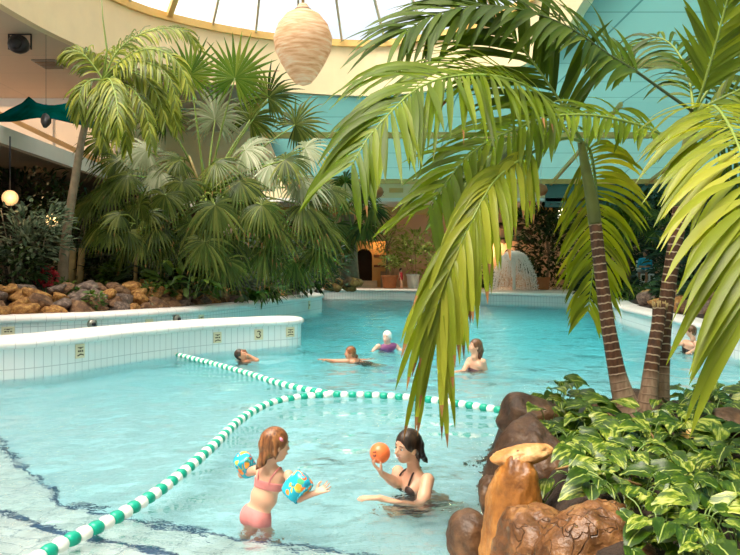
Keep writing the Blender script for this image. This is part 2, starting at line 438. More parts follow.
def offset_line(pts, d):
    out = []
    for i in range(len(pts)):
        a = V(pts[max(i-1, 0)]); b = V(pts[min(i+1, len(pts)-1)]); t = (b-a).normalized(); out.append((pts[i][0]-t.y*d, pts[i][1]+t.x*d))
    return out
A_front = poly2([(-7.6, 10.9), (-5.65, 11.75), (-4.9, 12.6), (-4.25, 14.1), (-3.4, 15.5), (-2.5, 16.4), (-1.75, 16.95)])
A_back = offset_line(A_front, 1.0)
def round_end(a, b, n=6):
    a, b = V((*a, 0)), V((*b, 0)); c = (a+b)/2; r = (a-c); out = []
    for k in range(1, n): 
        th = PI*k/n; out.append(c+Matrix.Rotation(th, 3, 'Z')@r)
    return [(p.x, p.y) for p in out]
kerb('wall_pool_divider', A_front+round_end(A_front[-1], A_back[-1])+A_back[::-1], .46, .61)
B_front = poly2([(-9.4, 14.9), (-7.6, 16.0), (-6.1, 17.1), (-5.15, 18.3), (-4.35, 19.9), (-3.6, 22.2), (-3.0, 24.9), (-2.4, 27.6), (-1.86, 30.2)])
B_side = poly2([(-2.1, 30.9), (-2.5, 34), (-2.8, 38), (-3.0, 42.6)])
Bo = B_front+B_side
kerb('wall_pool_left', Bo+offset_line(Bo, .55)[::-1], .55, .72)
C_front = poly2([(-3.3, 43.2), (-1.5, 43.0), (1.0, 42.6), (2.6, 41.0), (3.7, 38.6), (4.8, 36.9), (6.3, 36.0), (8.0, 34.9), (9.0, 33.0), (9.3, 31.0), (8.6, 28.0), (7.95, 25.4), (7.75, 24.2)])
kerb('wall_pool_far', C_front+offset_line(C_front, .6)[::-1], .42, .56)
D_front = poly2([(7.75, 24.0), (7.6, 22.9), (7.35, 20.5), (7.2, 18.6), (6.95, 16.2), (6.9, 14.0), (7.1, 11), (7.6, 6), (8, 1)])
kerb('wall_pool_right', D_front+offset_line(D_front, .6)[::-1], .40, .54)
# ground behind the kerbs
def ground(name, line, prof, m):
    """prof: [(offset, z)] ; bumpy bank"""
    lines = []
    for (o, z) in prof: lines.append([(p[0], p[1], z) for p in offset_line(line, o)])
    mb = MB(); vs = []; uvs = []
    for ln in lines:
        for p in ln: vs.append((p[0], p[1], p[2]+.06*noise.noise(V(p)*1.3) if p[2] > .6 else p[2])); uvs.append((p[0], p[1]))
    n = len(line)
    mb.add(vs, [(k*n+i, k*n+i+1, (k+1)*n+i+1, (k+1)*n+i) for k in range(len(prof)-1) for i in range(n-1)], uvs)
    return struct(mb.build(name, m))
ground('ground_bank_left', [(-9.4, 14.9)]+B_front[6:]+B_side, [(.45, .60), (.7, .64), (1.3, 1.0), (2.2, 1.12), (5.5, 1.1)], 'soil')
mb = MB(); mb.box((XL, 8, .2), (-8.5, 48, .98)); struct(mb.build('ground_gallery', 'soil', smooth=False))
mb = MB(); mb.box((-9.5, 33.5, .2), (-2.9, 48, .95)); struct(mb.build('ground_left_far', 'soil', smooth=False))
mb = MB(); mb.add([(-3.2, 43.3, .55), (1.0, 42.9, .55), (3.0, 41.2, .55), (4.0, 38.9, .55), (5.1, 37.2, .55), (8.3, 35.2, .55), (9.4, 33.2, .55), (9.7, 31, .55), (22, 31, .55), (22, 48, .55), (-3.2, 48, .55)],
    [tuple(range(11))], [(-3.2, 43.3), (1.0, 42.9), (3.0, 41.2), (4.0, 38.9), (5.1, 37.2), (8.3, 35.2), (9.4, 33.2), (9.7, 31), (22, 31), (22, 48), (-3.2, 48)])
struct(mb.build('floor_far_deck', 'deck_tile', smooth=False))
ground('ground_bank_right', C_front[-19:]+D_front, [(.5, .54), (.8, .60), (1.5, .80), (3.0, .88), (14, .9)], 'soil')
# ================= small materials =================
pbr('float_green', (.0, .33, .22), .35); pbr('float_white', (.88, .86, .80), .35)
pbr('rope', (.5, .5, .45), .7)
pbr('sign_beige', (.80, .68, .46), .5); pbr('sign_ink', (.10, .07, .04), .6)
pbr('terracotta', (.50, .17, .06), .7, .1, 6); pbr('white_ceramic', (.85, .85, .82), .35)
pbr('orange_plaster', (.75, .40, .14), .8); pbr('brick_brown', (.16, .06, .03), .8)
pbr('lamp_glow_warm', (1, .62, .25), .5, emit=(1, .66, .30), estr=3.0)
pbr('lamp_glow_dim', (.9, .6, .3), .5, emit=(1, .55, .22), estr=.8)
pbr('ball_orange', (.95, .20, .06), .28)
pbr('basket_dark', (.03, .022, .016), .8)
pbr('red_cloth', (.45, .02, .03), .7)
# woven pendant
t = NT('woven_shade'); uv = t.co('UV'); oc = t.co()
st = t.noise(3.0, t.mapping(oc, scale=(1.2, 1.2, 9)), 4, .6)
c = t.ramp(st, [(.28, (.66, .36, .17)), (.5, (.92, .64, .40)), (.66, (.98, .85, .68))])
d_ = t.n('BsdfPrincipled', **{'Base__Color': c, 'Roughness': .8}); t.set(d_.inputs['Normal'], t.bump(st, .5, .03))
tl = t.n('BsdfTranslucent', Color=c); t.done(t.n('MixShader', Fac=.45, i1=d_.outputs[0], i2=tl.outputs[0]))
# kite cloth
t = NT('kite_cloth'); oc = t.co()
c = t.ramp(t.noise(1.3, oc, 3), [(.35, (.0, .05, .035)), (.55, (.0, .10, .09)), (.7, (.01, .07, .18))])
d_ = t.n('BsdfDiffuse', Color=c); tl = t.n('BsdfTranslucent', Color=c); t.done(t.n('MixShader', Fac=.35, i1=d_.outputs[0], i2=tl.outputs[0]))
# spray of water
t = NT('spray')
t.done(t.n('MixShader', Fac=.5, i1=t.n('BsdfTranslucent', Color=(1, .98, .97)).outputs[0], i2=t.n('BsdfPrincipled', **{'Base__Color': (1, .98, .97), 'Roughness': .2}).outputs[0]))

# ================= lane ropes =================
def lane(name, label, ctrl, nseg):
    pts = resample(spline(ctrl, 16), nseg+1)
    root = empty(name, pts[0], 0, label, 'lane rope', 'striped float lines across the pool')
    mb = MB(); mb.tube([p+V((0,0,.03)) for p in pts], .008, 5); mb.build('rope', 'rope', root)
    for i in range(nseg):
        a, b = pts[i]+V((0,0,.028)), pts[i+1]+V((0,0,.028)); d = b-a
        a += d*.04; b -= d*.04; r = .058
        mb = MB(); mb.tube([a, a+d*.06, a+d*.2, a+d*.46, a+d*.72, a+d*.86, b], [.024, .038, .047, .050, .047, .038, .024], 12)
        mb.build('float', 'float_green' if i % 2 == 0 else 'float_white', root)
    rebase(root); return root
J = G(331, 397)
lane('lane_rope', 'green and white float line curving from the near left corner to the other line',
     [G(20, 575), G(62, 549), G(118, 521), G(170, 487), G(212, 450), G(242, 421), G(270, 406), G(300, 399.5), J], 58)
lane('lane_rope', 'green and white float line running from the tiled divider wall to the planted rock island',
     [G(169, 354.5), G(200, 362), G(240, 373), G(285, 387), J+V((0,.06,0)), G(370, 397.5), G(420, 401), G(470, 408), G(520, 416), G(560, 421)], 88)
# ================= depth plates on the pool walls =================
def plate(px, py, w, h, z_shift, line, marks, label, dd):
    """small beige plate on the wall that runs along line"""
    tgt = (px-CX)/F
    best = min(range(len(line)-1), key=lambda i: abs((line[i][0]+line[i+1][0])/2/((line[i][1]+line[i+1][1])/2)-tgt))
    a, b = V((*line[best], 0)), V((*line[best+1], 0)); tt = (b-a).normalized(); 
    # intersect view line with the segment line
    den = tt.x-tgt*tt.y; s = (tgt*a.y-a.x)/den; p = a+tt*s; n = V((tt.y, -tt.x, 0))
    z = H-(py-HY)/F*p.y
    c = p+n*.012+V((0,0,z)); root = empty('depth_plate', c, 0, label, 'sign', 'beige plates on the pool walls')
    mb = MB(); mb.beam(c-tt*w/2, c+tt*w/2, .02, h); mb.build('panel', 'sign_beige', root, smooth=False)
    for k in marks:
        mb = MB(); q = c+n*.012
        if k == 'bar': mb.beam(q-tt*w*.32+V((0,0,h*.26)), q+tt*w*.32+V((0,0,h*.26)), .006, h*.06); mb.beam(q-tt*w*.12+V((0,0,h*.19)), q+tt*w*.10+V((0,0,h*.19)), .006, h*.06)
        if k == 'text':
            for x0_, x1_ in ((-.30, -.12), (-.06, .06), (.14, .30)): mb.beam(q+tt*w*x0_, q+tt*w*x1_, .006, h*.13)
        if k == 'wave':
            ps = [q+tt*w*x+V((0,0,h*zz)) for x, zz in ((-.36,-.32), (-.2,-.28), (0,-.22), (.2,-.26), (.36,-.30))]
            for u_, v_ in zip(ps[:-1], ps[1:]): mb.beam(u_, v_, .006, h*.09)
        if k == '3':
            ps = [(-.22,.28), (.0,.34), (.18,.22), (.02,.05), (.2,-.1), (.05,-.3), (-.25,-.28), (-.3,-.15)]
            ps = [q+tt*w*x+V((0,0,h*zz)) for x, zz in ps]
            for u_, v_ in zip(ps[:-1], ps[1:]): mb.beam(u_, v_, .006, h*.10)
        mb.build('printed_mark', 'sign_ink', root, smooth=False)
    rebase(root); return root
plate(79.5, 351, .19, .23, 0, A_front, ['bar', 'text', 'wave'], 'beige depth plate nearest the left end of the tiled divider wall', 0)
plate(217, 337.5, .19, .22, 0, A_front, ['bar', 'text', 'wave'], 'beige plate with small lettering in the middle of the divider wall', 0)
plate(258.5, 334.5, .20, .22, 0, A_front, ['3'], 'beige plate with a bold curled mark on the divider wall', 0)
plate(290, 332, .20, .21, 0, A_front, ['bar', 'text', 'wave'], 'beige plate beside the rounded end of the divider wall', 0)
plate(8, 331.5, .25, .2, 0, B_front, ['bar', 'text'], 'beige plate low on the rear left pool wall at its near end', 0)
plate(149, 323.5, .22, .2, 0, B_front, ['text'], 'beige plate on the rear left pool wall between the two steel nozzles', 0)
plate(201, 319.5, .22, .24, 0, B_front, ['bar', 'wave'], 'beige plate on the rear left pool wall under the broad-leaved plants', 0)
plate(309, 305, .22, .3, 0, B_front, ['text'], 'small beige plate near the far corner of the left pool wall', 0)
for px, py, lb in ((91, 324, 'round steel nozzle on the rear left pool wall below the rocks, nearer the palm trunk'), (173, 319, 'round steel nozzle on the rear left pool wall, right of the small plate')):
    tgt = (px-CX)/F; i = min(range(len(B_front)), key=lambda k: abs(B_front[k][0]/B_front[k][1]-tgt)); p = V((*B_front[i], 0)); q = V((*B_front[min(i+1, len(B_front)-1)], 0)); tt = (q-p).normalized(); n = V((tt.y, -tt.x, 0))
    z = H-(py-HY)/F*p.y; c = p+V((0,0,z)); root = empty('water_nozzle', c, 0, lb, 'nozzle', 'steel nozzles in the left pool wall')
    mb = MB(); mb.tube([c, c+n*.05, c+n*.09], [.11, .11, .085], 18); mb.build('flange', 'steel', root)
    mb = MB(); mb.tube([c+n*.08, c+n*.13], [.045, .04], 12); mb.build('spout', 'dark_metal', root); rebase(root)
# ================= pendant lamp =================
def P3(px, py, d): return W(px, py, d)
c = P3(303, 45, 11.5); u = 11.5/F
root = empty('pendant_lamp', c, 0, 'large pale woven pendant shaped like an upturned egg hanging from the skylight', 'lamp')
mb = MB(); mb.lathe([(.01*u, 41*u), (4*u, 41*u), (8*u, 35*u), (17*u, 30*u), (25*u, 20*u), (29.5*u, 7*u), (28*u, -5*u), (22*u, -18*u), (14*u, -31*u), (8*u, -38*u), (.5*u, -41*u)][1:], 40)
mb.build('shade', 'woven_shade', root)
mb = MB(); mb.lathe([(.5*u, 36*u), (8.5*u, 35.5*u), (8.5*u, 33*u), (3*u, 36.5*u)], 20); mb.build('cap', 'dark_metal', root)
mb = MB(); mb.tube([(0, 0, 35*u), (0, 0, 12.2-c.z+.0)], .022, 8); mb.build('cord', 'yellow_trim', root)
# ================= loudspeaker under the soffit, vent, kite =================
c = V((-8.4+(-.15), 17.9, 0)); c = W(20, 44, 21.0)
root = empty('loudspeaker', c, 0, 'black loudspeaker on a bracket under the beige soffit', 'loudspeaker')
mb = MB(); mb.tube([(0,-.24,-.04), (0,-.2,-.04), (0,.0,-.02), (0,.22,0)], [.2, .25, .25, .18], 16); mb.build('body', 'black_plastic', root)
mb = MB(); mb.tube([(0,-.27,-.04), (0,-.235,-.04)], [.10, .17], 14); mb.build('horn', 'black_plastic', root)
mb = MB(); zt = ZC-c.z
mb.beam((-.3,0,-.15), (-.3,0,.26), .03, .05, up=V((0,1,0))); mb.beam((.3,0,-.15), (.3,0,.26), .03, .05, up=V((0,1,0))); mb.beam((-.31,0,.26), (.31,0,.26), .05, .03); mb.beam((0,0,.26), (0,0,zt), .05, .05, up=V((0,1,0))); mb.build('bracket', 'dark_metal', root, smooth=False)
root = empty('ceiling_vent', (-9.85, 24.0, ZC-.03), 0, 'slatted grey vent set in the beige soffit beyond the loudspeaker', 'vent')
mb = MB(); mb.box((-.36, -.5, -.02), (.36, .5, .02)); mb.build('panel', 'steel', root, smooth=False)
for k in range(5):
    mb = MB(); mb.beam((-.3, -.36+.18*k, -.04), (.3, -.36+.18*k, -.04), .07, .02); mb.build('slat', 'brown_plaster', root, smooth=False)
kd = 21.0
K = lambda x, y, dd=0: W(x, y, kd+dd)
kc = K(46, 108); root = empty('ray_kite', kc, 0, 'green and blue cloth manta ray kite hanging below the soffit', 'kite')
top = [K(-34,122,-1), K(-2,120), K(8,112,.2), K(22,104,.4), K(29,97,.5), K(36,104,.3), K(46,107,0), K(56,107,-.1), K(66,104,.3), K(73,101,.5), K(77,110,.3), K(84,121,.1), K(95,128,-.3), K(112,133,-.8)]
bot = [K(-34,122,-1), K(0,122,-1.1), K(10,122,-1.3), K(20,121,-1.5), K(30,119,-1.6), K(38,118,-1.6), K(46,119,-1.7), K(53,119,-1.7), K(62,121,-1.6), K(70,123,-1.5), K(80,125,-1.3), K(90,128,-1.0), K(100,131,-.9), K(112,133,-.8)]
mb = MB(); n_ = len(top); vs = []
for s_ in range(5):
    f_ = s_/4
    for i in range(n_): p = top[i].lerp(bot[i], f_); p = p+V((0,0,.15*math.sin(PI*f_))); vs.append(p)
mb.add(vs, [(s_*n_+i, s_*n_+i+1, (s_+1)*n_+i+1, (s_+1)*n_+i) for s_ in range(4) for i in range(n_-1)]); o = mb.build('wings', 'kite_cloth', root)
sd = o.modifiers.new('s', 'SOLIDIFY'); sd.thickness = .02
mb = MB(); mb.tube([K(46,106), K(46,113,-.8), K(46,121,-1.7), K(45,126,-1.9)], [.05, .12, .13, .06], 10); mb.build('body', 'black_plastic', root)
mb = MB(); mb.tube([K(46,106), V((K(46,106).x, kd, ZC))], .005, 5); mb.build('cord', 'black_plastic', root)
rebase(root)
# ================= lamps in the dark gallery and on the far wall =================
def ball_lamp(px, py, d, r, label, m, stem):
    c = W(px, py, d); root = empty('globe_lamp', c, 0, label, 'lamp')
    mb = MB(); mb.lathe([(r*math.sin(PI*k/12)+.001, -r*math.cos(PI*k/12)) for k in range(13)], 18); mb.build('globe', m, root)
    mb = MB(); mb.tube([(0, 0, r*.9), (0, 0, stem)], .02, 6); mb.build('stem', 'dark_metal', root); return root
ball_lamp(52, 220, 25.0, .2, 'small glowing white globe lamp in the dark gallery behind the slender palm', 'lamp_glow_warm', 1.6)
ball_lamp(10, 198, 19.0, .19, 'round amber lantern hanging above the leafy shrub at the left edge', 'lamp_glow_dim', 1.5)
for px, py, d, e, col in ((52, 220, 24.7, 25, (1,.7,.35)), (10, 198, 18.7, 10, (1,.6,.3)), (497, 248, 47.4, 130, (1, .5, .2)), (378, 243, 46.0, 25, (1, .55, .22))):
    l = bpy.data.lights.new('lamp_light', 'POINT'); l.energy = e; l.color = col; l.shadow_soft_size = .2
    o = bpy.data.objects.new('lamp_light', l); COL.objects.link(o); o.location = W(px, py, d)
c = W(496, 240, 47.85); root = empty('wall_lamp', c, 0, 'small wall lamp throwing an orange glow up the far wall', 'lamp')
mb = MB(); mb.lathe([(.05, -.15), (.14, 0), (.15, .12)], 14); mb.build('cup', 'terracotta', root)
mb = MB(); mb.lathe([(.01, .09), (.1, .1), (.02, .16)], 14); mb.build('bulb', 'lamp_glow_warm', root)
# ================= kiosk with arched doorway at the far end =================
x0, x1 = W(352, 0, 46.5).x, W(386, 0, 46.5).x
root = empty('sandstone_kiosk', ((x0+x1)/2, 46.5, .55), 0, 'ochre plastered kiosk with a dark arched doorway behind the terracotta pot', 'kiosk')
mb = MB(); xa, xb = x0+.25, x0+1.2; zt = 3.0
zf = 1.15
mb.box((x0, 46.5, .5), (xa, 47.9, 3.3)); mb.box((xb, 46.5, .5), (x1, 47.9, 3.3))
arch = [(xa, 2.4)]+[((xa+xb)/2-(xb-xa)/2*math.cos(PI*k/10), 2.4+.45*math.sin(PI*k/10)) for k in range(1, 10)]+[(xb, 2.4)]
vs = [(x, 46.5, z) for x, z in arch]+[(x, 46.5, 3.3) for x, z in arch]; n_ = len(arch)
mb.add(vs, [(i, i+1, n_+i+1, n_+i) for i in range(n_-1)]); mb.box((x0, 46.55, 3.2), (x1, 47.9, 3.32)); mb.build('walls', 'orange_plaster', root, smooth=False)
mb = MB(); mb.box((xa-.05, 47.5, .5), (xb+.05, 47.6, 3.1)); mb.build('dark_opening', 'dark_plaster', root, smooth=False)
for z in (1.75, 2.35):
    mb = MB(); mb.box((xb+.1, 46.44, z), (x1+.02, 46.52, z+.14)); mb.build('brick_band', 'brick_brown', root, smooth=False)
mb = MB(); mb.box((xb+.5, 45.9, .55), (x1+.1, 46.4, 1.5)); mb.build('counter', 'brown_plaster', root, smooth=False)
mb = MB(); mb.box((x0, 45.7, .55), (xb+.3, 46.5, .75)); mb.box((x0, 46.1, .75), (xb+.3, 46.5, .95)); mb.build('step', 'beige_wall', root, smooth=False)
rebase(root)
# ================= fountain dome =================
fc = W(514, 290, 40.5); fc.z = .56
root = empty('mushroom_fountain', fc, 0, 'dome of white falling water from a low mushroom fountain behind the far pool edge', 'fountain')
mb = MB(); mb.tube([(0,0,0), (0,0,1.85)], .09, 12); mb.lathe([(.09, 1.8), (.3, 1.9), (.28, 1.95), (.01, 1.98)], 20); mb.build('standpipe', 'white_paint', root)
rg = random.Random(5); mb = MB()
for k in range(210):
    th = rg.random()*2*PI; Rr = 1.25*(.25+.75*rg.random()**.4); z0 = 1.95
    ps = []; m_ = 7; wob = rg.uniform(-.15, .15)
    for i in range(m_):
        s_ = i/(m_-1); r = Rr*s_**.72; z = z0+.06*math.sin(s_*3)-(z0-.0)*(s_**2.1)
        r += rg.uniform(-.02, .02); ps.append((r*math.cos(th+wob*s_), r*math.sin(th+wob*s_), z))
    i0_ = rg.randint(0, 3); i1_ = rg.randint(i0_+2, m_)
    if i1_-i0_ > 1: mb.tube(ps[i0_:i1_], rg.uniform(.004, .012), 4, caps=False)
mb.build('spray', 'spray', root)
mb = MB(); 
for k in range(4200):
    th = rg.random()*2*PI; s_ = rg.random(); r = 1.28*s_**.70*rg.uniform(.86, 1.04); z = max(.02, 1.97-1.95*s_**2.1+rg.uniform(-.04, .05)); e = rg.uniform(.012, .034)
    p = V((r*math.cos(th), r*math.sin(th), z)); mb.add([p+V((e,0,0)), p+V((0,e,0)), p+V((-e,0,0)), p+V((0,-e,0)), p+V((0,0,e)), p+V((0,0,-e))], [(0,1,4),(1,2,4),(2,3,4),(3,0,4),(1,0,5),(2,1,5),(3,2,5),(0,3,5)])
o = mb.build('droplets', 'spray', root, smooth=False); o['kind'] = 'stuff'
# ================= wall baskets on the far wall =================
spots = [(503,225,'highest'), (510,231,''), (519,227,''), (494,236,''), (504,240,''), (517,238,''), (530,232,''), (527,241,'')]
proto = None
for i, (px, py, _) in enumerate(spots):
    c = W(px, py, 47.8)
    if proto is None:
        proto = empty('wall_basket', c); mb = MB()
        mb.lathe([(.01, -.25), (.16, -.2), (.27, -.05), (.3, .05), (.27, .05), (.2, -.1)], 14); mb.build('basket', 'basket_dark', proto)
        mb = MB(); rg = random.Random(3)
        for k in range(26):
            a = rg.uniform(0, 2*PI); L_ = rg.uniform(.15, .38); mb.tube([(0,0,0), (L_*.6*math.cos(a), L_*.5*math.sin(a)-.03, .12), (L_*math.cos(a), L_*.5*math.sin(a)-.05, .02)], [.03, .04, .005], 4)
        mb.build('foliage', 'basket_dark', proto); o = proto
    else: o = copy_tree(proto)
    o.location = c; o.rotation_euler.z = i*.7
    tag(o, 'small dark planted basket hung on the pale far wall beside the fountain dome', 'basket', 'dark wall baskets left of the dark tree')
# hanging pots under the far upstand
for px, py, lb in ((377, 192, 'brown hanging coconut ornament below the cream upstand, far left one'), (541, 190, 'brown hanging coconut ornament beside the hanging chimes near the areca trunk')):
    c = W(px, py, 36); root = empty('hanging_ornament', c, 0, lb, 'ornament', 'coconut ornaments hanging under the roof')
    mb = MB(); mb.lathe([(.01, -.28), (.2, -.22), (.32, -.02), (.24, .2), (.02, .28)], 16); mb.build('shell', 'terracotta', root)
    mb = MB(); mb.tube([(0,0,.2), (0,0,6.9-c.z)], .012, 5); mb.build('cord', 'rope', root)
    for k in range(4):
        mb = MB(); mb.lathe([(.01, -.06), (.06, 0), (.01, .06)], 8, c=(-.55-.12*(k % 2), 0, .3-.25*k)); mb.build('bead', 'brick_brown', root)
# ================= pots on the far deck =================
def pot(px, py, d, r, h, m, label, nm='plant_pot'):
    c = W(px, py, d); c.z = .56; root = empty(nm, c, 0, label, 'pot')
    mb = MB(); mb.lathe([(r*.72, 0), (r*.78, .05), (r*.98, h*.86), (r*1.06, h*.87), (r*1.06, h), (r*.95, h), (r*.92, h*.85)], 24, cap=False); mb.build('body', m, root)
    mb = MB(); mb.lathe([(.001, h*.88), (r*.94, h*.88)], 20); mb.build('earth', 'soil', root); return c
POT1 = pot(389.5, 287, 44, .46, .75, 'terracotta', 'large terracotta pot with a small tree on the far deck')
POT2 = pot(413, 287, 44.2, .38, .8, 'white_ceramic', 'white pot half hidden by the pale leafy bush on the far deck')
POT3 = pot(543, 290, 41, .36, .65, 'terracotta', 'brownish pot under the dark tree beside the fountain dome')

# downlights added under the far soffit to warm the teal-tinted coping
for k, x in enumerate((-1.5, 2.5, 6.5, 10.5, 14.5)):
    root = empty('fill_downlight', (x, 41.9, 5.2), 0, 'small round lamp added in the white soffit to warm the far deck', 'lamp', 'added downlights of the far soffit')
    mb = MB(); mb.lathe([(.13, .0), (.15, -.05), (.11, -.05), (.10, -.01)], 16); mb.build('ring', 'steel', root)
    mb = MB(); mb.lathe([(.001, -.012), (.10, -.012)], 16); mb.build('lens', 'lamp_glow_warm', root)
    l = bpy.data.lights.new('fill_downlight', 'SPOT'); l.energy = 420; l.color = (1, .80, .58); l.spot_size = R(130); l.spot_blend = .8; l.shadow_soft_size = .12
    o = bpy.data.objects.new('fill_downlight_lamp', l); COL.objects.link(o); o.location = (x, 41.9, 5.1); o.rotation_euler = (R(-12), 0, 0)
# ================= plant materials =================
def leaf_mat(name, stops, rough=.38, transl=.35, streak=0, spec=.28, tcol=1.3):
    t = NT(name); at = t.n('Attribute', _attribute_name='rnd'); nz = t.noise(3.0, t.co(), 2)
    fac = t.math('ADD', t.math('MULTIPLY', at.outputs['Fac'], .8), t.math('MULTIPLY', nz, .25))
    c = t.ramp(fac, stops)
    if streak:
        uv = t.co('UV'); sn = t.noise(3.0, t.mapping(uv, scale=(30, 1.5, 1)), 2)
        c = t.mix(c, tuple(min(1, x*1.5+.01) for x in stops[-1][1]), t.math('MULTIPLY', sn, streak))
    b = t.n('BsdfPrincipled', **{'Base__Color': c, 'Roughness': rough, 'Specular__IOR__Level': spec})
    hs = t.n('HueSaturation', Hue=.485, Saturation=1.1, Value=tcol, Color=c)
    tr = t.n('BsdfTranslucent', Color=hs.outputs[0])
    return t.done(t.n('MixShader', Fac=transl, i1=b.outputs[0], i2=tr.outputs[0]))
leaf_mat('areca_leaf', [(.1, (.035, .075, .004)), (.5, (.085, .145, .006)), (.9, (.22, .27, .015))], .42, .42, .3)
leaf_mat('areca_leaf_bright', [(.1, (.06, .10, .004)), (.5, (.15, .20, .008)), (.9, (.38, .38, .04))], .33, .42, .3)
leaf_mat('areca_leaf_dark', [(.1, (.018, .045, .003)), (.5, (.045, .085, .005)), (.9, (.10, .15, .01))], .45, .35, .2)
leaf_mat('slender_palm_leaf', [(.1, (.04, .07, .006)), (.5, (.16, .21, .018)), (.9, (.46, .46, .07))], .4, .4)
leaf_mat('fan_palm_leaf', [(.1, (.016, .036, .004)), (.5, (.06, .095, .010)), (.9, (.22, .24, .045))], .35, .3)
leaf_mat('fan_palm_leaf_fresh', [(.1, (.04, .10, .010)), (.5, (.10, .19, .018)), (.9, (.22, .29, .04))], .35, .45)
leaf_mat('fan_palm_leaf_pale', [(.1, (.16, .20, .09)), (.5, (.32, .36, .20)), (.9, (.60, .60, .42))], .4, .35)
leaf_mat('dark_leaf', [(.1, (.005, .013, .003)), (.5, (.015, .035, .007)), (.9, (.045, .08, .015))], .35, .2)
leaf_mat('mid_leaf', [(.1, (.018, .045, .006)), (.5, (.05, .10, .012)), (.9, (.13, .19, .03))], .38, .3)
leaf_mat('grey_leaf', [(.1, (.03, .06, .03)), (.5, (.09, .13, .07)), (.9, (.22, .27, .16))], .4, .25)
leaf_mat('pale_leaf', [(.1, (.14, .24, .05)), (.5, (.30, .42, .12)), (.9, (.55, .62, .25))], .4, .35)
pbr('dead_leaf', (.30, .17, .06), .7, .2, 5)
pbr('leaf_tip_brown', (.26, .11, .025), .7, .2, 5)
pbr('rachis_green', (.22, .30, .05), .45, .1, 5); pbr('rachis_dark', (.05, .07, .02), .5)
pbr('crownshaft_green', (.13, .15, .03), .4, .3, 6)
pbr('petiole_tan', (.42, .30, .12), .6, .2, 5)
pbr('bark_grey', (.25, .19, .12), .85, .25, 6, bump=.5, bscale=14)
pbr('fibre_bark', (.17, .10, .05), .95, .5, 9, bump=1, bscale=18, bdist=.05)
pbr('stem_green', (.14, .22, .05), .5)
# ringed trunk, v = metres from the base
t = NT('ringed_trunk'); uv = t.co('UV'); sx = t.n('SeparateXYZ', Vector=uv); v_ = t.math('ADD', sx.outputs[1], t.math('MULTIPLY', t.noise(3, t.mapping(uv, scale=(2, .5, 1)), 1), .03))
ph = t.math('FRACT', t.math('MULTIPLY', v_, 15.0))
ring_ = t.ramp(ph, [(.0, (1,1,1)), (.10, (1,1,1)), (.17, (0,0,0)), (.94, (0,0,0)), (1, (1,1,1))])
nzb = t.noise(10, t.mapping(t.co(), scale=(3, 3, .8)), 4)
dark = t.ramp(nzb, [(.3, (.035, .014, .006)), (.7, (.14, .055, .022))]); base = t.ramp(nzb, [(.3, (.22, .13, .08)), (.7, (.40, .27, .18))])
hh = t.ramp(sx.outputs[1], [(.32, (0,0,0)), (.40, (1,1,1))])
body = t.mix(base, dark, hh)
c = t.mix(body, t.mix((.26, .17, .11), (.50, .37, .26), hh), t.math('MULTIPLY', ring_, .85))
b = t.n('BsdfPrincipled', **{'Base__Color': c, 'Roughness': .7}); t.set(b.inputs['Normal'], t.bump(t.math('ADD', ring_, t.math('MULTIPLY', nzb, .6)), .5, .012)); t.done(b)

DOWN = V((0, 0, -1))
def strip_leaf(mb, p, d0, n0, L, w, droop, K=6, fold=.25, prof=None, tip=None, g=1.4, twist=0):
    d0 = d0.normalized(); pts = [V(p)]; dirs = [d0]
    for k in range(K):
        s = (k+1)/K; d = (d0+DOWN*droop*(s**g)).normalized(); dirs.append(d); pts.append(pts[-1]+d*L/K)
    prof = prof or [.35, .8, 1, .98, .8, .5, .04]
    vs = []; uvs = []
    for k in range(K+1):
        d = dirs[k]; sd = d.cross(n0)
        if sd.length < 1e-3: sd = d.cross(V((1, 0, 0)))
        sd.normalize(); nn = sd.cross(d)
        if twist:
            q = Quaternion(d, twist*k/K); sd = q@sd; nn = q@nn
        x = prof[min(len(prof)-1, round(k*(len(prof)-1)/K))]*w/2
        vs += [pts[k]-sd*x+nn*x*fold, pts[k], pts[k]+sd*x+nn*x*fold]; uvs += [(0, k/K), (.5, k/K), (1, k/K)]
    fs = []
    for k in range(K):
        a = k*3; fs += [(a, a+1, a+4, a+3), (a+1, a+2, a+5, a+4)]
    if tip is not None and tip != mb.mi:
        mi = mb.mi; cut = (K-1)*3
        mb.add(vs, fs, uvs)
        for q_ in (1, 2): mb.m[-q_] = tip
    else: mb.add(vs, fs, uvs)

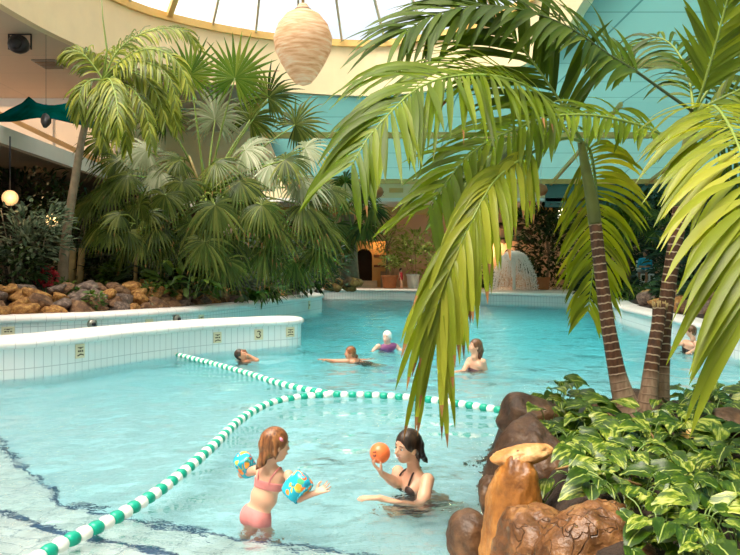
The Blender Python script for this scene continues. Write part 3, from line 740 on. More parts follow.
def frond(parent, pts, N, n, Lmax, w, sweep=50, droop=.7, lift=.25, mat='areca_leaf', rmat='rachis_green', rr=.016, prof=(.55, 1, .9, .55), sides=(1, -1), seed=0, start=.12, jit=.12, K=6, tipbrown=.0, name='frond', sideL=(1, 1), fold=.25, sidedroop=(1, 1)):
    rg = random.Random(seed*77+3); P = resample(spline(pts, 10), 40)
    mb = MB(); N = V(N)
    def at(t):
        x = t*(len(P)-1); i = min(len(P)-2, int(x)); return P[i].lerp(P[i+1], x-i), (P[min(i+2, len(P)-1)]-P[max(i-1, 0)]).normalized()
    for k in range(n):
        t = start+(1-start)*(k+.5)/n; p, T = at(t)
        nn = (N-T*N.dot(T)).normalized(); S = T.cross(nn)
        x = t*(len(prof)-1); i = min(len(prof)-2, int(x)); L0 = Lmax*(prof[i]*(1-(x-i))+prof[i+1]*(x-i))
        for si, sgn in enumerate((1, -1)):
            if sgn not in sides: continue
            a = R(sweep*(1-.45*t)+rg.gauss(0, 5)); d = S*sgn*math.sin(a)+T*math.cos(a)+nn*(lift+rg.gauss(0, jit)); L = L0*rg.uniform(.85, 1.08)*sideL[si]
            mb.rv = min(1, max(0, rg.gauss(.5, .22))); mb.mi = 0
            tipm = 1 if rg.random() < tipbrown else None
            strip_leaf(mb, p+T*rg.uniform(-.01, .01), d, nn, L, w*rg.uniform(.8, 1.15), droop*sidedroop[si]*rg.uniform(.75, 1.3), K, fold=fold, tip=tipm, twist=rg.gauss(0, .35))
    o = mb.build(name, [mat, 'leaf_tip_brown'], parent)
    mb = MB(); m = len(P); mb.tube(P[::2]+[P[-1]], [rr*(1-.75*k/(len(P[::2]))) for k in range(len(P[::2])+1)], 6); mb.build('rachis', rmat, o)
    return o
WL = lambda lst: [W(*q) for q in lst]

# ================= foreground areca palms =================
def trunk(parent, pts, rads, m, name='trunk', n=16):
    P = spline(WL(pts), 8); M = len(P); rr = []
    for i in range(M):
        x = i/(M-1)*(len(rads)-1); k = min(len(rads)-2, int(x)); r = rads[k]*(1-(x-k))+rads[k+1]*(x-k); rr.append(r)
    mb = MB(); mb.tube(P, rr, n); return mb.build(name, m, parent)
u6 = 6.6/F
p1 = empty('areca_palm', W(628, 415, 6.6), 0, 'areca palm whose ringed trunk leans left from the island planting, its crown over the pool', 'palm tree')
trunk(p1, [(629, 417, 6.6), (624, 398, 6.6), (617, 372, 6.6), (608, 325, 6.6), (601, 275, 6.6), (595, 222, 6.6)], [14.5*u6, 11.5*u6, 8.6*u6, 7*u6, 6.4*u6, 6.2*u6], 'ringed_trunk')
trunk(p1, [(595, 224, 6.6), (592, 200, 6.6), (586, 170, 6.6), (581, 142, 6.6)], [6.4*u6, 6.4*u6, 5*u6, 3.6*u6], 'crownshaft_green', 'crownshaft')
C1 = (582, 142, 6.6)
FN = (0, -.55, .84)
frond(p1, WL([C1, (560,110,6.4), (530,88,6.1), (500,77,5.85), (470,75,5.6), (440,79,5.4), (415,90,5.25), (395,108,5.1), (378,126,5.0), (362,146,4.95), (352,166,4.9)]), (0,-.75,.66), 50, .84, .046, sweep=62, droop=.85, lift=.05, seed=1, mat='areca_leaf', start=.2, prof=(.9, 1.1, .95, .55), tipbrown=.1, sidedroop=(1.5, .6))
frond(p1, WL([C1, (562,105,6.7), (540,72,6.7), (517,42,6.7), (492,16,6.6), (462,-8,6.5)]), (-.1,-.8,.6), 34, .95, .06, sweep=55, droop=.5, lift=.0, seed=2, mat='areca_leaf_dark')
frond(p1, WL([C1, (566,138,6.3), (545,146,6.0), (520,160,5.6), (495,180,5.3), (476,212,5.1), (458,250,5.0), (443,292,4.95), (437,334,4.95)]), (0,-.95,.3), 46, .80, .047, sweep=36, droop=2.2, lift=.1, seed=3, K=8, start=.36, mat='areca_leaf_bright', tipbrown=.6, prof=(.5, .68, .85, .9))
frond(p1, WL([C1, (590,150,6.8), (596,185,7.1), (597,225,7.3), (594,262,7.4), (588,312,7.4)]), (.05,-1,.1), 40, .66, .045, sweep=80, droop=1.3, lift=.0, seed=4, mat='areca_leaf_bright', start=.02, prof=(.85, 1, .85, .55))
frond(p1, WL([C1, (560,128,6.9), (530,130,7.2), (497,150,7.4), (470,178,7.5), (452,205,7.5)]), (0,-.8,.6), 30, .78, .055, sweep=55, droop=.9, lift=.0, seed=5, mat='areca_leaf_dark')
p2 = empty('areca_palm', W(658, 408, 6.8), 0, 'areca palm with the taller dark ringed trunk at the right of the island', 'palm tree')
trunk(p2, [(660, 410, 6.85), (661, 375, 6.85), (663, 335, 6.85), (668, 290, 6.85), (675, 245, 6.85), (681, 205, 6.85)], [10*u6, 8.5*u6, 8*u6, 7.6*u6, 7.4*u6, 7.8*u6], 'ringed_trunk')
trunk(p2, [(681, 207, 6.85), (685, 175, 6.85), (690, 140, 6.85), (694, 108, 6.85)], [8.6*u6, 9.5*u6, 7*u6, 4*u6], 'crownshaft_green', 'crownshaft')
C2 = (694, 112, 6.8)
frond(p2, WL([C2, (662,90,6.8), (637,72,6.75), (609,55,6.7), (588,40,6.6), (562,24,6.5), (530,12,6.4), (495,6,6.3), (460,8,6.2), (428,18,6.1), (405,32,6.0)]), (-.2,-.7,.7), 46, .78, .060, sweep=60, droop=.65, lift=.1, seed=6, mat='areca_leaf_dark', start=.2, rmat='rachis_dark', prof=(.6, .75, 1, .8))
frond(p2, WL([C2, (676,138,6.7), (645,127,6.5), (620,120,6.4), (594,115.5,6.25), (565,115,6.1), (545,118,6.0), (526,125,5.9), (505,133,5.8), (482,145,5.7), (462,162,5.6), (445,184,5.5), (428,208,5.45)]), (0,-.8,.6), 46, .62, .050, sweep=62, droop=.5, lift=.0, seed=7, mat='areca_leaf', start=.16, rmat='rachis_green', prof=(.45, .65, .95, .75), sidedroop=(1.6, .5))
frond(p2, WL([C2, (703,88,6.7), (714,50,6.6), (726,5,6.5), (738,-40,6.4), (750,-80,6.3)]), (-.3,-.9,.2), 30, .6, .055, sweep=42, droop=.25, lift=.0, seed=8, mat='areca_leaf', start=.1)
frond(p2, WL([C2, (716,78,7.0), (738,45,7.2), (770,20,7.3), (810,10,7.4)]), (0,-.8,.6), 24, .6, .055, sweep=60, droop=.9, lift=.0, seed=9, mat='areca_leaf_dark')
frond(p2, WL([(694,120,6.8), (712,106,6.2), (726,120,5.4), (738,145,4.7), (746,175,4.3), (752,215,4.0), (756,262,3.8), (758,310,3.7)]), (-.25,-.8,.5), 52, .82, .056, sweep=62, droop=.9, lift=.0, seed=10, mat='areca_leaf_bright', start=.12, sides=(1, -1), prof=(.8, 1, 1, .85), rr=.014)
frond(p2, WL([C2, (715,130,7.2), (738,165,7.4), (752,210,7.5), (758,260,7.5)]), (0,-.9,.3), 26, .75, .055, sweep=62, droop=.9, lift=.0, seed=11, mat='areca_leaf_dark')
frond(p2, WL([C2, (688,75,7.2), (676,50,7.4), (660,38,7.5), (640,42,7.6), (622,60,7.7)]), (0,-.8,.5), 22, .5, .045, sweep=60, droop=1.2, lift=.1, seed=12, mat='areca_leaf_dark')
frond(p2, WL([C2, (740,90,6.6), (775,80,6.4), (820,90,6.2)]), (0,-.7,.7), 20, .6, .055, sweep=60, droop=.8, lift=.1, seed=13, mat='areca_leaf')
p3 = empty('areca_palm_stump', W(647, 412, 6.7), 0, 'short ringed palm stem with a frayed cut top leaning against the dark trunk', 'palm stump')
trunk(p3, [(646, 416, 6.62), (649, 390, 6.62), (653, 355, 6.65), (658, 325, 6.68), (660, 304, 6.7)], [12*u6, 8.5*u6, 7*u6, 6.6*u6, 7*u6], 'ringed_trunk')
mb = MB(); rg = random.Random(8); c0 = W(660, 306, 6.7)
for k in range(40):
    a = rg.uniform(0, 2*PI); mb.tube([c0+V((.05*math.cos(a), .05*math.sin(a), -.03)), c0+V((.065*math.cos(a), .065*math.sin(a), rg.uniform(.0, .05)))], [.012, .004], 4)
mb.build('fibre_collar', 'petiole_tan', p3)
for q in (p1, p2, p3): rebase(q)

# ================= slender feather palm on the left bank =================
sp = empty('feather_palm', (-7.7, 19.5, 1.1), 0, 'slender feather-leaved palm with a bare grey stem on the left rock bank', 'palm tree')
trunk(sp, [(62, 296, 19.5), (63, 270, 19.5), (67, 230, 19.4), (75, 180, 19.3), (84, 130, 19.2), (97, 92, 19.0)], [.16, .13, .11, .10, .085, .07], 'bark_grey')
c_ = (103, 80, 19.0)
fl = [[(115,55,19), (133,38,19), (158,29,19), (182,30,19), (197,44,19)], [(118,64,18.6), (142,50,18.3), (165,52,18), (180,66,17.9), (190,90,17.8)], [(120,72,18.8), (142,76,18.6), (158,96,18.4), (166,124,18.3)],
      [(130,62,18.4), (152,64,18), (170,78,17.8), (176,104,17.7)], [(106,90,18), (108,112,17.6), (112,132,17.4)], [(112,85,18.3), (122,105,17.9), (126,130,17.7), (127,150,17.7)], [(100,88,18.4), (98,105,18.1), (101,128,18.0), (104,142,18)], [(95,68,19), (84,55,19), (72,50,19), (66,56,19)], [(92,80,18.9), (82,88,18.7), (79,102,18.6), (80,116,18.6)],
      [(128,86,18.5), (142,102,18.2), (149,125,18.1), (152,146,18)], [(112,60,19.6), (120,48,20), (135,46,20.3), (150,60,20.5), (158,80,20.6)], [(110,80,17.9), (116,98,17.3), (118,120,17), (116,138,17)], [(125,75,19.5), (150,82,19.8), (170,105,20), (178,130,20)]]
for i, f in enumerate(fl):
    frond(sp, WL([c_]+f), (0,-.7,.7), 40, .66, .05, sweep=50, droop=1.5, lift=.12, seed=20+i, mat='slender_palm_leaf', rr=.03, K=4, start=.15)
mb = MB(); mb.tube(WL([(103,80,19), (107,50,19), (103,20,19), (101,-10,19)]), [.04, .025, .015, .005], 6); mb.build('spear_leaf', 'rachis_green', sp)
rebase(sp)

# ================= fan palms =================
def fan_leaf(parent, root_p, hub, axis, nrm, Rad, segs=34, spread=150, droop=.5, mat='fan_palm_leaf', seed=0, pr=.022, deadtip=.15):
    rg = random.Random(seed*13+5); axis = V(axis).normalized(); nrm = V(nrm); nrm = (nrm-axis*nrm.dot(axis)).normalized(); S = axis.cross(nrm)
    mb = MB()
    for k in range(segs):
        a = R(-spread+2*spread*(k+.5)/segs); da = R(2*spread/segs); rl = Rad*(.72+.28*math.cos(a*.6))*rg.uniform(.92, 1.06)
        d = axis*math.cos(a)+S*math.sin(a); rows = [(0.0, .001), (.22, 1.0), (.48, 1.0), (.68, .62), (.86, .34), (1.0, .03)]; vs = []; uvs = []
        mb.rv = min(1, max(0, rg.gauss(.5, .2))); sd0 = nrm.cross(d)
        p = V(hub); prev = 0; dr = droop*rg.uniform(.7, 1.4)
        for r, wf in rows:
            s = r; dd = (d+nrm*(-.10)+DOWN*dr*max(0, s-.25)*1.9).normalized(); p = p+dd*(r-prev)*rl; prev = r
            half = min(r, .48)*rl*math.tan(da/2)*wf if r > 0 else .004
            vs += [p-sd0*half-nrm*half*.55, p+nrm*half*.1, p+sd0*half-nrm*half*.55]; uvs += [(0, r), (.5, r), (1, r)]
        fs = []
        for q in range(len(rows)-1):
            b = q*3; fs += [(b, b+1, b+4, b+3), (b+1, b+2, b+5, b+4)]
        mb.mi = 0; mb.add(vs, fs, uvs)
        if rg.random() < deadtip: mb.m[-1] = 1; mb.m[-2] = 1
    o = mb.build('leaf', [mat, 'leaf_tip_brown'], parent)
    mid = V(root_p).lerp(V(hub), .5)+V((0, 0, .12))
    mb = MB(); mb.tube(spline([root_p, mid, hub], 5), [pr*1.6]*3+[pr]*4+[pr*.7]*4, 6); mb.build('petiole', 'rachis_green', o); return o
fp = empty('fan_palm', (-4.9, 22.2, 1.1), 0, 'large fan palm with many round pleated leaves filling the left bank', 'palm tree')
tr_ = [W(208, 290, 22), W(208, 250, 22), W(206, 215, 22), W(205, 195, 22)]
mb = MB(); mb.tube(spline(tr_, 6), [.30]*19, 14); mb.build('trunk', 'fibre_bark', fp)
hubs = [ (235,78,21.0,'f',42), (190,75,21.5,'f',36), (268,98,21.5,'m',34), (165,118,21,'m',34), (147,150,21,'p',38), (118,160,20.8,'m',36), (112,185,20.5,'m',40), (135,205,20.3,'m',40), (165,195,20,'m',38), (160,235,20.3,'m',40),
  (215,205,19.8,'m',42), (195,222,20,'m',40), (248,205,20.2,'m',42), (230,240,20.3,'m',38), (275,225,20.8,'m',40), (265,250,20.8,'m',38), (302,205,21.2,'m',42), (300,180,21.5,'p',38), (270,165,21,'p',40), (245,150,21.4,'p',36),
  (305,148,22,'p',34), (320,225,21.5,'m',38), (318,250,21.8,'m',34), (295,125,22.4,'m',34), (180,160,21.2,'m',34), (215,120,22.6,'p',34), (295,262,21.6,'m',30), (190,262,20.8,'m',32), (105,140,21.5,'m',34), (90,200,21,'m',36), (330,190,22.4,'m',32), (250,120,22.8,'m',36), (100,225,20.8,'m',34), (215,163,20.6,'m',38), (182,182,20.2,'m',38), (240,182,20.3,'m',38), (160,172,20.8,'p',34), (285,160,20.8,'m',36), (225,262,20,'m',34), (205,242,19.6,'m',38), (128,175,20.4,'m',34), (262,205,20,'m',36), (130,240,20.6,'m',34)]
cr = W(206, 190, 22)
for i, (x, y, d, m, r) in enumerate(hubs):
    hub = W(x, y, d); rad = r*d/F*1.12; dv = (hub-cr); out = V((dv.x, dv.y*.6, dv.z))
    up_ = (190-y)/120
    ax = V((dv.x*.7, -.25, dv.z*.8-.5 if y > 110 else dv.z)).normalized()
    nr = V((dv.x*.15, -1, .35 if y < 140 else .75))
    fan_leaf(fp, cr+V((dv.x*.04, dv.y*.04, -.1)), hub, ax, nr, rad, segs=32 if m != 'f' else 30, spread=150 if m != 'f' else 160, droop=.15 if m == 'f' else (.55 if y < 140 else .9), mat={'f': 'fan_palm_leaf_fresh', 'm': 'fan_palm_leaf', 'p': 'fan_palm_leaf_pale'}[m], seed=i, pr=.028)
rg = random.Random(4)
for i in range(7):
    mb = MB(); a = rg.uniform(-1.2, 1.2); mb.tube([cr+V((0,0,-.3)), cr+V((math.sin(a)*.6, -.3, .2)), cr+V((math.sin(a)*1.5, -.5, .9))], [.05, .035, .015], 6); mb.build('old_petiole', 'petiole_tan', fp)
rebase(fp)
fp2 = empty('fan_palm', (-1.15, 39.0, .95), 0, 'further fan palm with a thick shaggy trunk rising behind the end of the left bank', 'palm tree')
mb = MB(); mb.tube([W(350, 284, 39), W(350, 262, 39), W(349, 238, 39), W(347, 215, 39)], [.50, .40, .36, .34], 18); mb.build('trunk', 'shaggy_bark' if 'shaggy_bark' in MATS else 'bark_grey', fp2)
cr2 = W(346, 208, 39)
for i, (x, y) in enumerate([(318,205), (312,225), (322,240), (330,190), (345,182), (360,192), (372,208), (365,225), (335,225), (352,228), (338,244), (310,245)]):
    hub = W(x, y, 38.2); dv = hub-cr2; fan_leaf(fp2, cr2, hub, V((dv.x*.8, -.3, dv.z*.6-.5)), V((dv.x*.1, -1, .6)), 1.35, segs=22, droop=.8, seed=60+i, pr=.04, deadtip=.4)
rebase(fp2)
fp3 = empty('young_fan_palm', (-6.1, 20.3, 1.1), 0, 'young fan palm on a thin straight stem in front of the large fan palm', 'palm tree')
mb = MB(); mb.tube(WL([(135,292,20.3), (136,260,20.3), (138,225,20.2)]), [.06, .05, .05], 8); mb.build('trunk', 'petiole_tan', fp3)
cr3 = W(138, 225, 20.2)
for i, (x, y) in enumerate([(120,215), (128,232), (148,214), (156,228), (140,205), (112,230), (143,240)]):
    hub = W(x, y, 19.8); dv = hub-cr3; fan_leaf(fp3, cr3, hub, V((dv.x, -.2, dv.z-.25)), V((dv.x*.1, -1, .7)), .72, segs=22, droop=.9, seed=80+i, pr=.015)
rebase(fp3)
# ================= rocks =================
def rock_mat(name, a, b, c, rough=.75, sc=2.0, bump_=.6, cracks=True):
    t = NT(name); oc = t.co(); n1 = t.noise(sc, oc, 5, .6); n2 = t.noise(sc*6, oc, 4, .65)
    col = t.ramp(t.math('ADD', t.math('MULTIPLY', n1, .75), t.math('MULTIPLY', n2, .3)), [(.36, a), (.52, b), (.68, c)])
    vr = t.n('TexVoronoi', Vector=t.n('VectorMath', _operation='ADD', i0=oc, i1=t.n('TexNoise', Scale=2.0).outputs[1]).outputs[0], Scale=sc*1.1, _feature='DISTANCE_TO_EDGE') if cracks else None
    h = t.math('ADD', n1, t.math('MULTIPLY', n2, .35))
    if vr:
        cr_ = t.ramp(vr.outputs[0], [(.0, (0,0,0)), (.02, (1,1,1))]); col = t.mix(t.mix(col, (.02, .012, .008), .75), col, cr_)
        h = t.math('ADD', h, t.math('MULTIPLY', cr_, .25))
    b_ = t.n('BsdfPrincipled', **{'Base__Color': col, 'Roughness': rough}); t.set(b_.inputs['Normal'], t.bump(h, bump_, .04)); return t.done(b_)
rock_mat('rock_ochre', (.08, .03, .008), (.32, .14, .03), (.60, .34, .10), .7, 2.5, .6, False)
rock_mat('rock_brown', (.03, .014, .007), (.13, .06, .025), (.30, .17, .08), .8, 2.5, .6, False)
rock_mat('rock_grey', (.035, .022, .017), (.12, .08, .06), (.30, .21, .16), .8, 2.5, .6, False)
rock_mat('rock_wet_orange', (.10, .030, .005), (.33, .125, .022), (.56, .27, .08), .36, 3.0, .5, False)
rock_mat('rock_pale_orange', (.30, .11, .02), (.52, .23, .07), (.70, .42, .20), .45, 6.0, .35, False)
rock_mat('rock_veined', (.04, .014, .004), (.17, .068, .02), (.40, .21, .08), .38, 3.6, .8, True)
rock_mat('rock_dark', (.018, .007, .003), (.075, .034, .014), (.20, .10, .045), .5, 3.0, .8, False)
def rock_mesh(seed, sub=3, amp=.28, flat=.0, freq=1.1, detail=.06):
    bm = bmesh.new(); bmesh.ops.create_icosphere(bm, subdivisions=sub, radius=1)
    o = V((seed*7.3, seed*3.1, seed*1.7))
    for v in bm.verts:
        d = v.co.normalized(); a = noise.noise(d*freq+o)*amp+noise.noise(d*freq*2.7+o)*amp*.35+noise.noise(d*9+o)*detail
        p = d*(1+a)
        if flat:
            for k in range(6):
                nd = noise.noise_vector(o+V((k*5.1, 0, 0))).normalized(); q = p.dot(nd)-(.72+.1*math.sin(k))
                if q > 0: p -= nd*q*flat
        v.co = p
    mb = MB(); bm.verts.index_update(); mb.add([v.co.copy() for v in bm.verts], [tuple(v.index for v in f.verts) for f in bm.faces]); bm.free(); return mb
def rock(name, c, s, rot, seed, mat, label, group=None, sub=4, parent=None, **kw):
    mb = rock_mesh(seed, sub, **kw); M = Euler([R(a) for a in rot]).to_matrix()
    mb.v = [tuple(M@V((v[0]*s[0], v[1]*s[1], v[2]*s[2]))) for v in mb.v]
    o = mb.build(name, mat, parent, loc=c); return tag(o, label, 'rock', group)
# island
rock('boulder', W(513, 532, 4.42), (.18, .20, .47), (0, 7, 8), 3, 'rock_wet_orange', 'tall smooth wet orange-brown boulder standing at the front left of the planted island', sub=5, amp=.2, freq=.9)
rock('boulder', W(523, 455, 4.44), (.185, .11, .062), (0, -10, 6), 9, 'rock_pale_orange', 'elongated pale orange stone lying across the top of the tall smooth boulder', sub=4, amp=.22, freq=1.2)
rock('boulder', W(536, 478, 5.25), (.34, .42, .38), (0, 12, 25), 5, 'rock_dark', 'large dark flat-faced boulder behind the tall smooth orange boulder', sub=5, amp=.22, flat=.8)
rock('boulder', W(468, 541, 4.72), (.125, .15, .20), (0, 0, 0), 12, 'rock_dark', 'round dark boulder lowest in the water at the left foot of the island', sub=4, amp=.12)
rock('boulder', W(489, 497, 5.0), (.07, .12, .14), (0, 0, 0), 14, 'rock_dark', 'small dark stone tucked beside the tall orange boulder at the waterline', sub=4)
rock('boulder', W(538, 556, 3.95), (.24, .24, .25), (10, 0, 0), 17, 'rock_veined', 'lumpy veined brown boulder at the bottom edge right of the tall smooth one', sub=5, amp=.25)
rock('boulder', W(592, 566, 3.72), (.30, .26, .34), (0, 14, 20), 22, 'rock_veined', 'biggest veined brown boulder at the bottom edge beneath the variegated leaves', sub=5, amp=.3, flat=.4)
rock('boulder', W(640, 583, 3.5), (.20, .17, .17), (0, 20, 0), 25, 'rock_veined', 'low brown boulder at the bottom edge, rightmost of the front boulders', sub=5, amp=.25)
rock('boulder', W(575, 411, 7.0), (.36, .22, .12), (0, 0, 5), 31, 'rock_dark', 'flat dark boulder on the back rim of the island left of the palm trunks', sub=4, flat=.5)
rock('boulder', W(528, 420, 6.2), (.26, .26, .22), (0, 0, 5), 33, 'rock_dark', 'dark boulder behind the flat-faced one where the float line ends', sub=4, flat=.6)
rock('boulder', W(728, 428, 5.6), (.24, .22, .14), (0, 0, 5), 37, 'rock_dark', 'dark smooth boulder on the right side of the island below the hanging frond', sub=4, amp=.2)
rock('boulder', W(636, 402, 7.2), (.16, .15, .12), (0, 0, 5), 39, 'rock_dark', 'small dark rock wedged behind the palm trunks', sub=4, amp=.2)
# soil mound of the island
def mound_z(x, y):
    ex = max(0, (1.15+.08*(y-4)-x))*2.6; e2 = max(0, y-7.3)*1.3; e3 = max(0, 3.35-y)*.4
    return .46-ex*ex*.9-e2*e2-e3+.05*noise.noise(V((x*2, y*2, 0)))+.03*noise.noise(V((x*6, y*6, 3)))
mb = MB(); vs = []; NXm, NYm = 70, 80
for j in range(NYm+1):
    for i in range(NXm+1):
        x = .2+7.3*i/NXm; y = 2.0+7.2*j/NYm; vs.append((x, y, max(-1.6, mound_z(x, y)-max(0, x-5.5)**2*.3)))
mb.add(vs, [(j*(NXm+1)+i, j*(NXm+1)+i+1, (j+1)*(NXm+1)+i+1, (j+1)*(NXm+1)+i) for j in range(NYm) for i in range(NXm)]); struct(mb.build('ground_island', 'soil'))
# rocks of the left bank: prototypes, then copies
rg = random.Random(11)
kinds = [('rock_ochre', 'ochre orange fieldstone set in the low stone bank above the left pool kerb', 'ochre stones of the left bank'), ('rock_brown', 'dark brown fieldstone set in the low stone bank above the left pool kerb', 'brown stones of the left bank'), ('rock_grey', 'greyish fieldstone set in the low stone bank above the left pool kerb', 'grey stones of the left bank')]
def rocks_along(line, rows, step, kinds, size, imax, seed0, jit=.12):
    protos = {}
    for ki, (m, lb, gp) in enumerate(kinds):
        protos[ki] = []
        for s_ in range(3):
            o = rock('fieldstone', (0, 0, -50), (1, 1, 1), (0, 0, 0), seed0+ki*5+s_, m, lb, gp, sub=3, amp=.42, flat=.95, freq=1.5); protos[ki].append([o, False])
    cum = [V((p[0], p[1], 0)) for p in line]; tot = sum((cum[i+1]-cum[i]).length for i in range(len(cum)-1))
    n = int(tot/step)
    for (off, z) in rows:
        ln = resample([V((p[0], p[1], 0)) for p in offset_line(line, off)], n)
        for i in range(n-1):
            if i > imax*n: break
            p = ln[i].lerp(ln[i+1], rg.random()*.5); ki = rg.choices(range(len(kinds)), weights=[4, 4, 3][:len(kinds)])[0]
            pr = rg.choice(protos[ki])
            if pr[1]: o = pr[0].copy(); COL.objects.link(o)
            else: o = pr[0]; pr[1] = True
            s = size*rg.uniform(.75, 1.25); o.location = (p.x+rg.uniform(-.06, .06), p.y+rg.uniform(-jit, jit), z+rg.uniform(-.05, .05)); o.scale = (s*rg.uniform(.9, 1.3), s, s*rg.uniform(.6, .85)); o.rotation_euler = (rg.uniform(-.3, .3), rg.uniform(-.3, .3), rg.uniform(0, 6))
    for l in protos.values():
        for o, used in l:
            if not used: bpy.data.objects.remove(o)
rocks_along(B_front, [(.68, .74), (.88, .90), (1.12, 1.04), (1.45, 1.18)], .42, kinds, .26, .80, 50)
kr = [('rock_brown', 'mossy brown fieldstone in the bank above the right pool kerb', 'brown stones of the right bank'), ('rock_grey', 'grey fieldstone in the bank above the right pool kerb', 'grey stones of the right bank'), ('rock_ochre', 'reddish fieldstone in the bank above the right pool kerb', 'reddish stones of the right bank')]
rocks_along(C_front[-8:]+D_front[:26], [(.95, .68), (1.3, .86)], .62, kr, .36, 1, 80)
for i in range(16):
    a = rg.uniform(0, 1); px = 324+a*38; m = rg.choice(['rock_ochre', 'rock_brown', 'rock_ochre'])
    rock('fieldstone', W(px, 287.5-rg.choice([0, 5, 8])*(1-abs(a-.5)*.8), 37.6+rg.uniform(-.3, .3)), (.28, .25, .2), (rg.uniform(0, 40), 0, rg.uniform(0, 180)), 120+i, m, 'ochre brown stone heaped around the foot of the shaggy palm trunk', 'stones round the shaggy trunk', sub=3, flat=.5)
rocks_g = None
# ================= variegated pothos on the island =================
t = NT('pothos_leaf'); uv = t.co('UV'); at = t.n('Attribute', _attribute_name='rnd')
cmb = t.n('CombineXYZ', X=t.math('MULTIPLY', at.outputs['Fac'], 37.0), Y=t.math('MULTIPLY', at.outputs['Fac'], 91.0))
uvo = t.n('VectorMath', _operation='ADD', i0=t.mapping(uv, scale=(5.5, 1.6, 1), rot=(0, 0, .0)), i1=cmb.outputs[0]).outputs[0]
nz = t.noise(1.0, uvo, 4, .6)
v1 = t.math('ADD', nz, t.math('MULTIPLY', t.math('SUBTRACT', t.math('FRACT', t.math('MULTIPLY', at.outputs['Fac'], 7.3)), .5), .22))
c = t.ramp(v1, [(.42, (.025, .065, .003)), (.57, (.085, .155, .008)), (.63, (.30, .36, .04)), (.78, (.62, .62, .20))])
sep = t.n('SeparateXYZ', Vector=uv); mid = t.math('ABSOLUTE', t.math('SUBTRACT', sep.outputs[0], .5))
c = t.mix((.40, .48, .12), c, t.ramp(mid, [(.01, (0,0,0)), (.035, (1,1,1))]))
b = t.n('BsdfPrincipled', **{'Base__Color': c, 'Roughness': .34}); tr = t.n('BsdfTranslucent', Color=c); t.done(t.n('MixShader', Fac=.3, i1=b.outputs[0], i2=tr.outputs[0]))
def heart(mb, p, d, n, L, w, droop, rv):
    rows = [(-.10, .30), (.0, .66), (.12, .90), (.28, 1.0), (.46, .92), (.64, .68), (.82, .36), (1.0, .02)]
    d = V(d).normalized(); n = V(n); n = (n-d*n.dot(d)).normalized(); S = d.cross(n); vs = []; uvs = []; mb.rv = rv
    pos = V(p); prev = -.1; cur = pos-d*L*.0
    for i, (s, wf) in enumerate(rows):
        dd = (d+DOWN*droop*max(0, s)**1.3).normalized(); nn = S.cross(dd)*-1
        if nn.dot(n) < 0: nn = -nn
        cur = cur+dd*(s-prev)*L if i else pos; prev = s
        for k in (-1, -.55, 0, .55, 1):
            x = k*wf*w/2; back = -d*L*.10*abs(k) if s <= 0 else V((0, 0, 0))
            if s <= 0 and k == 0: back = d*L*.09
            vs.append(cur+S*x+nn*(abs(k)*wf*w*.16-.02*L*abs(k)**3)+back+nn*.006*math.sin(s*14+k*4)); uvs.append((.5+k*wf*.5, s))
    fs = []
    for i in range(len(rows)-1):
        for k in range(4): a = i*5+k; fs.append((a, a+1, a+6, a+5))
    mb.add(vs, fs, uvs)
rg = random.Random(21)
pl = []
for y, xs in ((405, (556, 692, 714)), (424, (548, 575, 690, 712, 732)), (436, (602, 640, 668)), (447, (560, 590, 620, 650, 682, 712, 738)), (476, (585, 615, 650, 685, 720)), (505, (635, 672, 712, 745)), (535, (662, 700, 742)), (570, (690, 738))):
    for x in xs: pl.append((x, y))
pothos_lab = 'trailing variegated pothos plant with yellow-green leaves on the island soil'
for i, (px, py) in enumerate(pl):
    d = F*(H-.50)/(py-HY); x = (px-CX)/F*d; gz = mound_z(x, d)
    c0 = V((x, d, gz)); far = d > 5.5
    root = empty('pothos_plant', c0, 0, pothos_lab, 'plant', 'variegated pothos plants covering the island')
    lf = MB(); st = MB(); n = 13
    for k in range(n):
        a = rg.uniform(0, 2*PI); r = (.30 if d > 4.4 else .24)*math.sqrt(rg.random()); L = rg.uniform(.12, .20)*(1.1 if d > 4.6 else .92)
        hz = rg.uniform(.05, .22); p = V((r*math.cos(a), r*math.sin(a), mound_z(c0.x+r*math.cos(a), c0.y+r*math.sin(a))-gz+hz))
        a2 = a+rg.uniform(-.9, .9) if rg.random() < .6 else rg.uniform(PI, 2*PI)
        dr = V((math.cos(a2), math.sin(a2)-.25, rg.uniform(-.15, .35))); nn = V((rg.uniform(-.35, .35), -.45+rg.uniform(-.3, .3), 1))
        heart(lf, p, dr, nn, L, L*rg.uniform(.62, .8), rg.uniform(.4, 1.1), rg.random())
        q = V((r*.3*math.cos(a), r*.3*math.sin(a), 0)); st.tube(spline([q, (q+p)/2+V((0,0,.05)), p], 3), .004, 5, caps=False)
    lf.build('foliage', 'pothos_leaf', root); st.build('stems', 'stem_green', root)
# dry stems and a yellow leaf
for i in range(10):
    px, py = rg.uniform(560, 720), rg.uniform(415, 500); d = F*1.2/(py-HY); x = (px-CX)/F*d; z = mound_z(x, d)+.03
    mb = MB(); a = rg.uniform(0, 3); mb.tube(spline([(x, d, z), (x+.1*math.cos(a), d+.1*math.sin(a), z+.05), (x+.25*math.cos(a), d+.2*math.sin(a), z+.01)], 4), .008, 5)
    tag(mb.build('dry_stem', 'dead_leaf'), 'dry brown stem lying among the pothos leaves', 'twig', 'dry stems on the island soil')
lf = MB(); p = W(683, 437, 5.2); heart(lf, p, (.6, -.3, .3), (0, -.6, 1), .12, .09, .4, .5); o = lf.build('fallen_leaf', 'yellow_trim'); tag(o, 'single yellow-orange withered leaf among the green pothos', 'leaf')

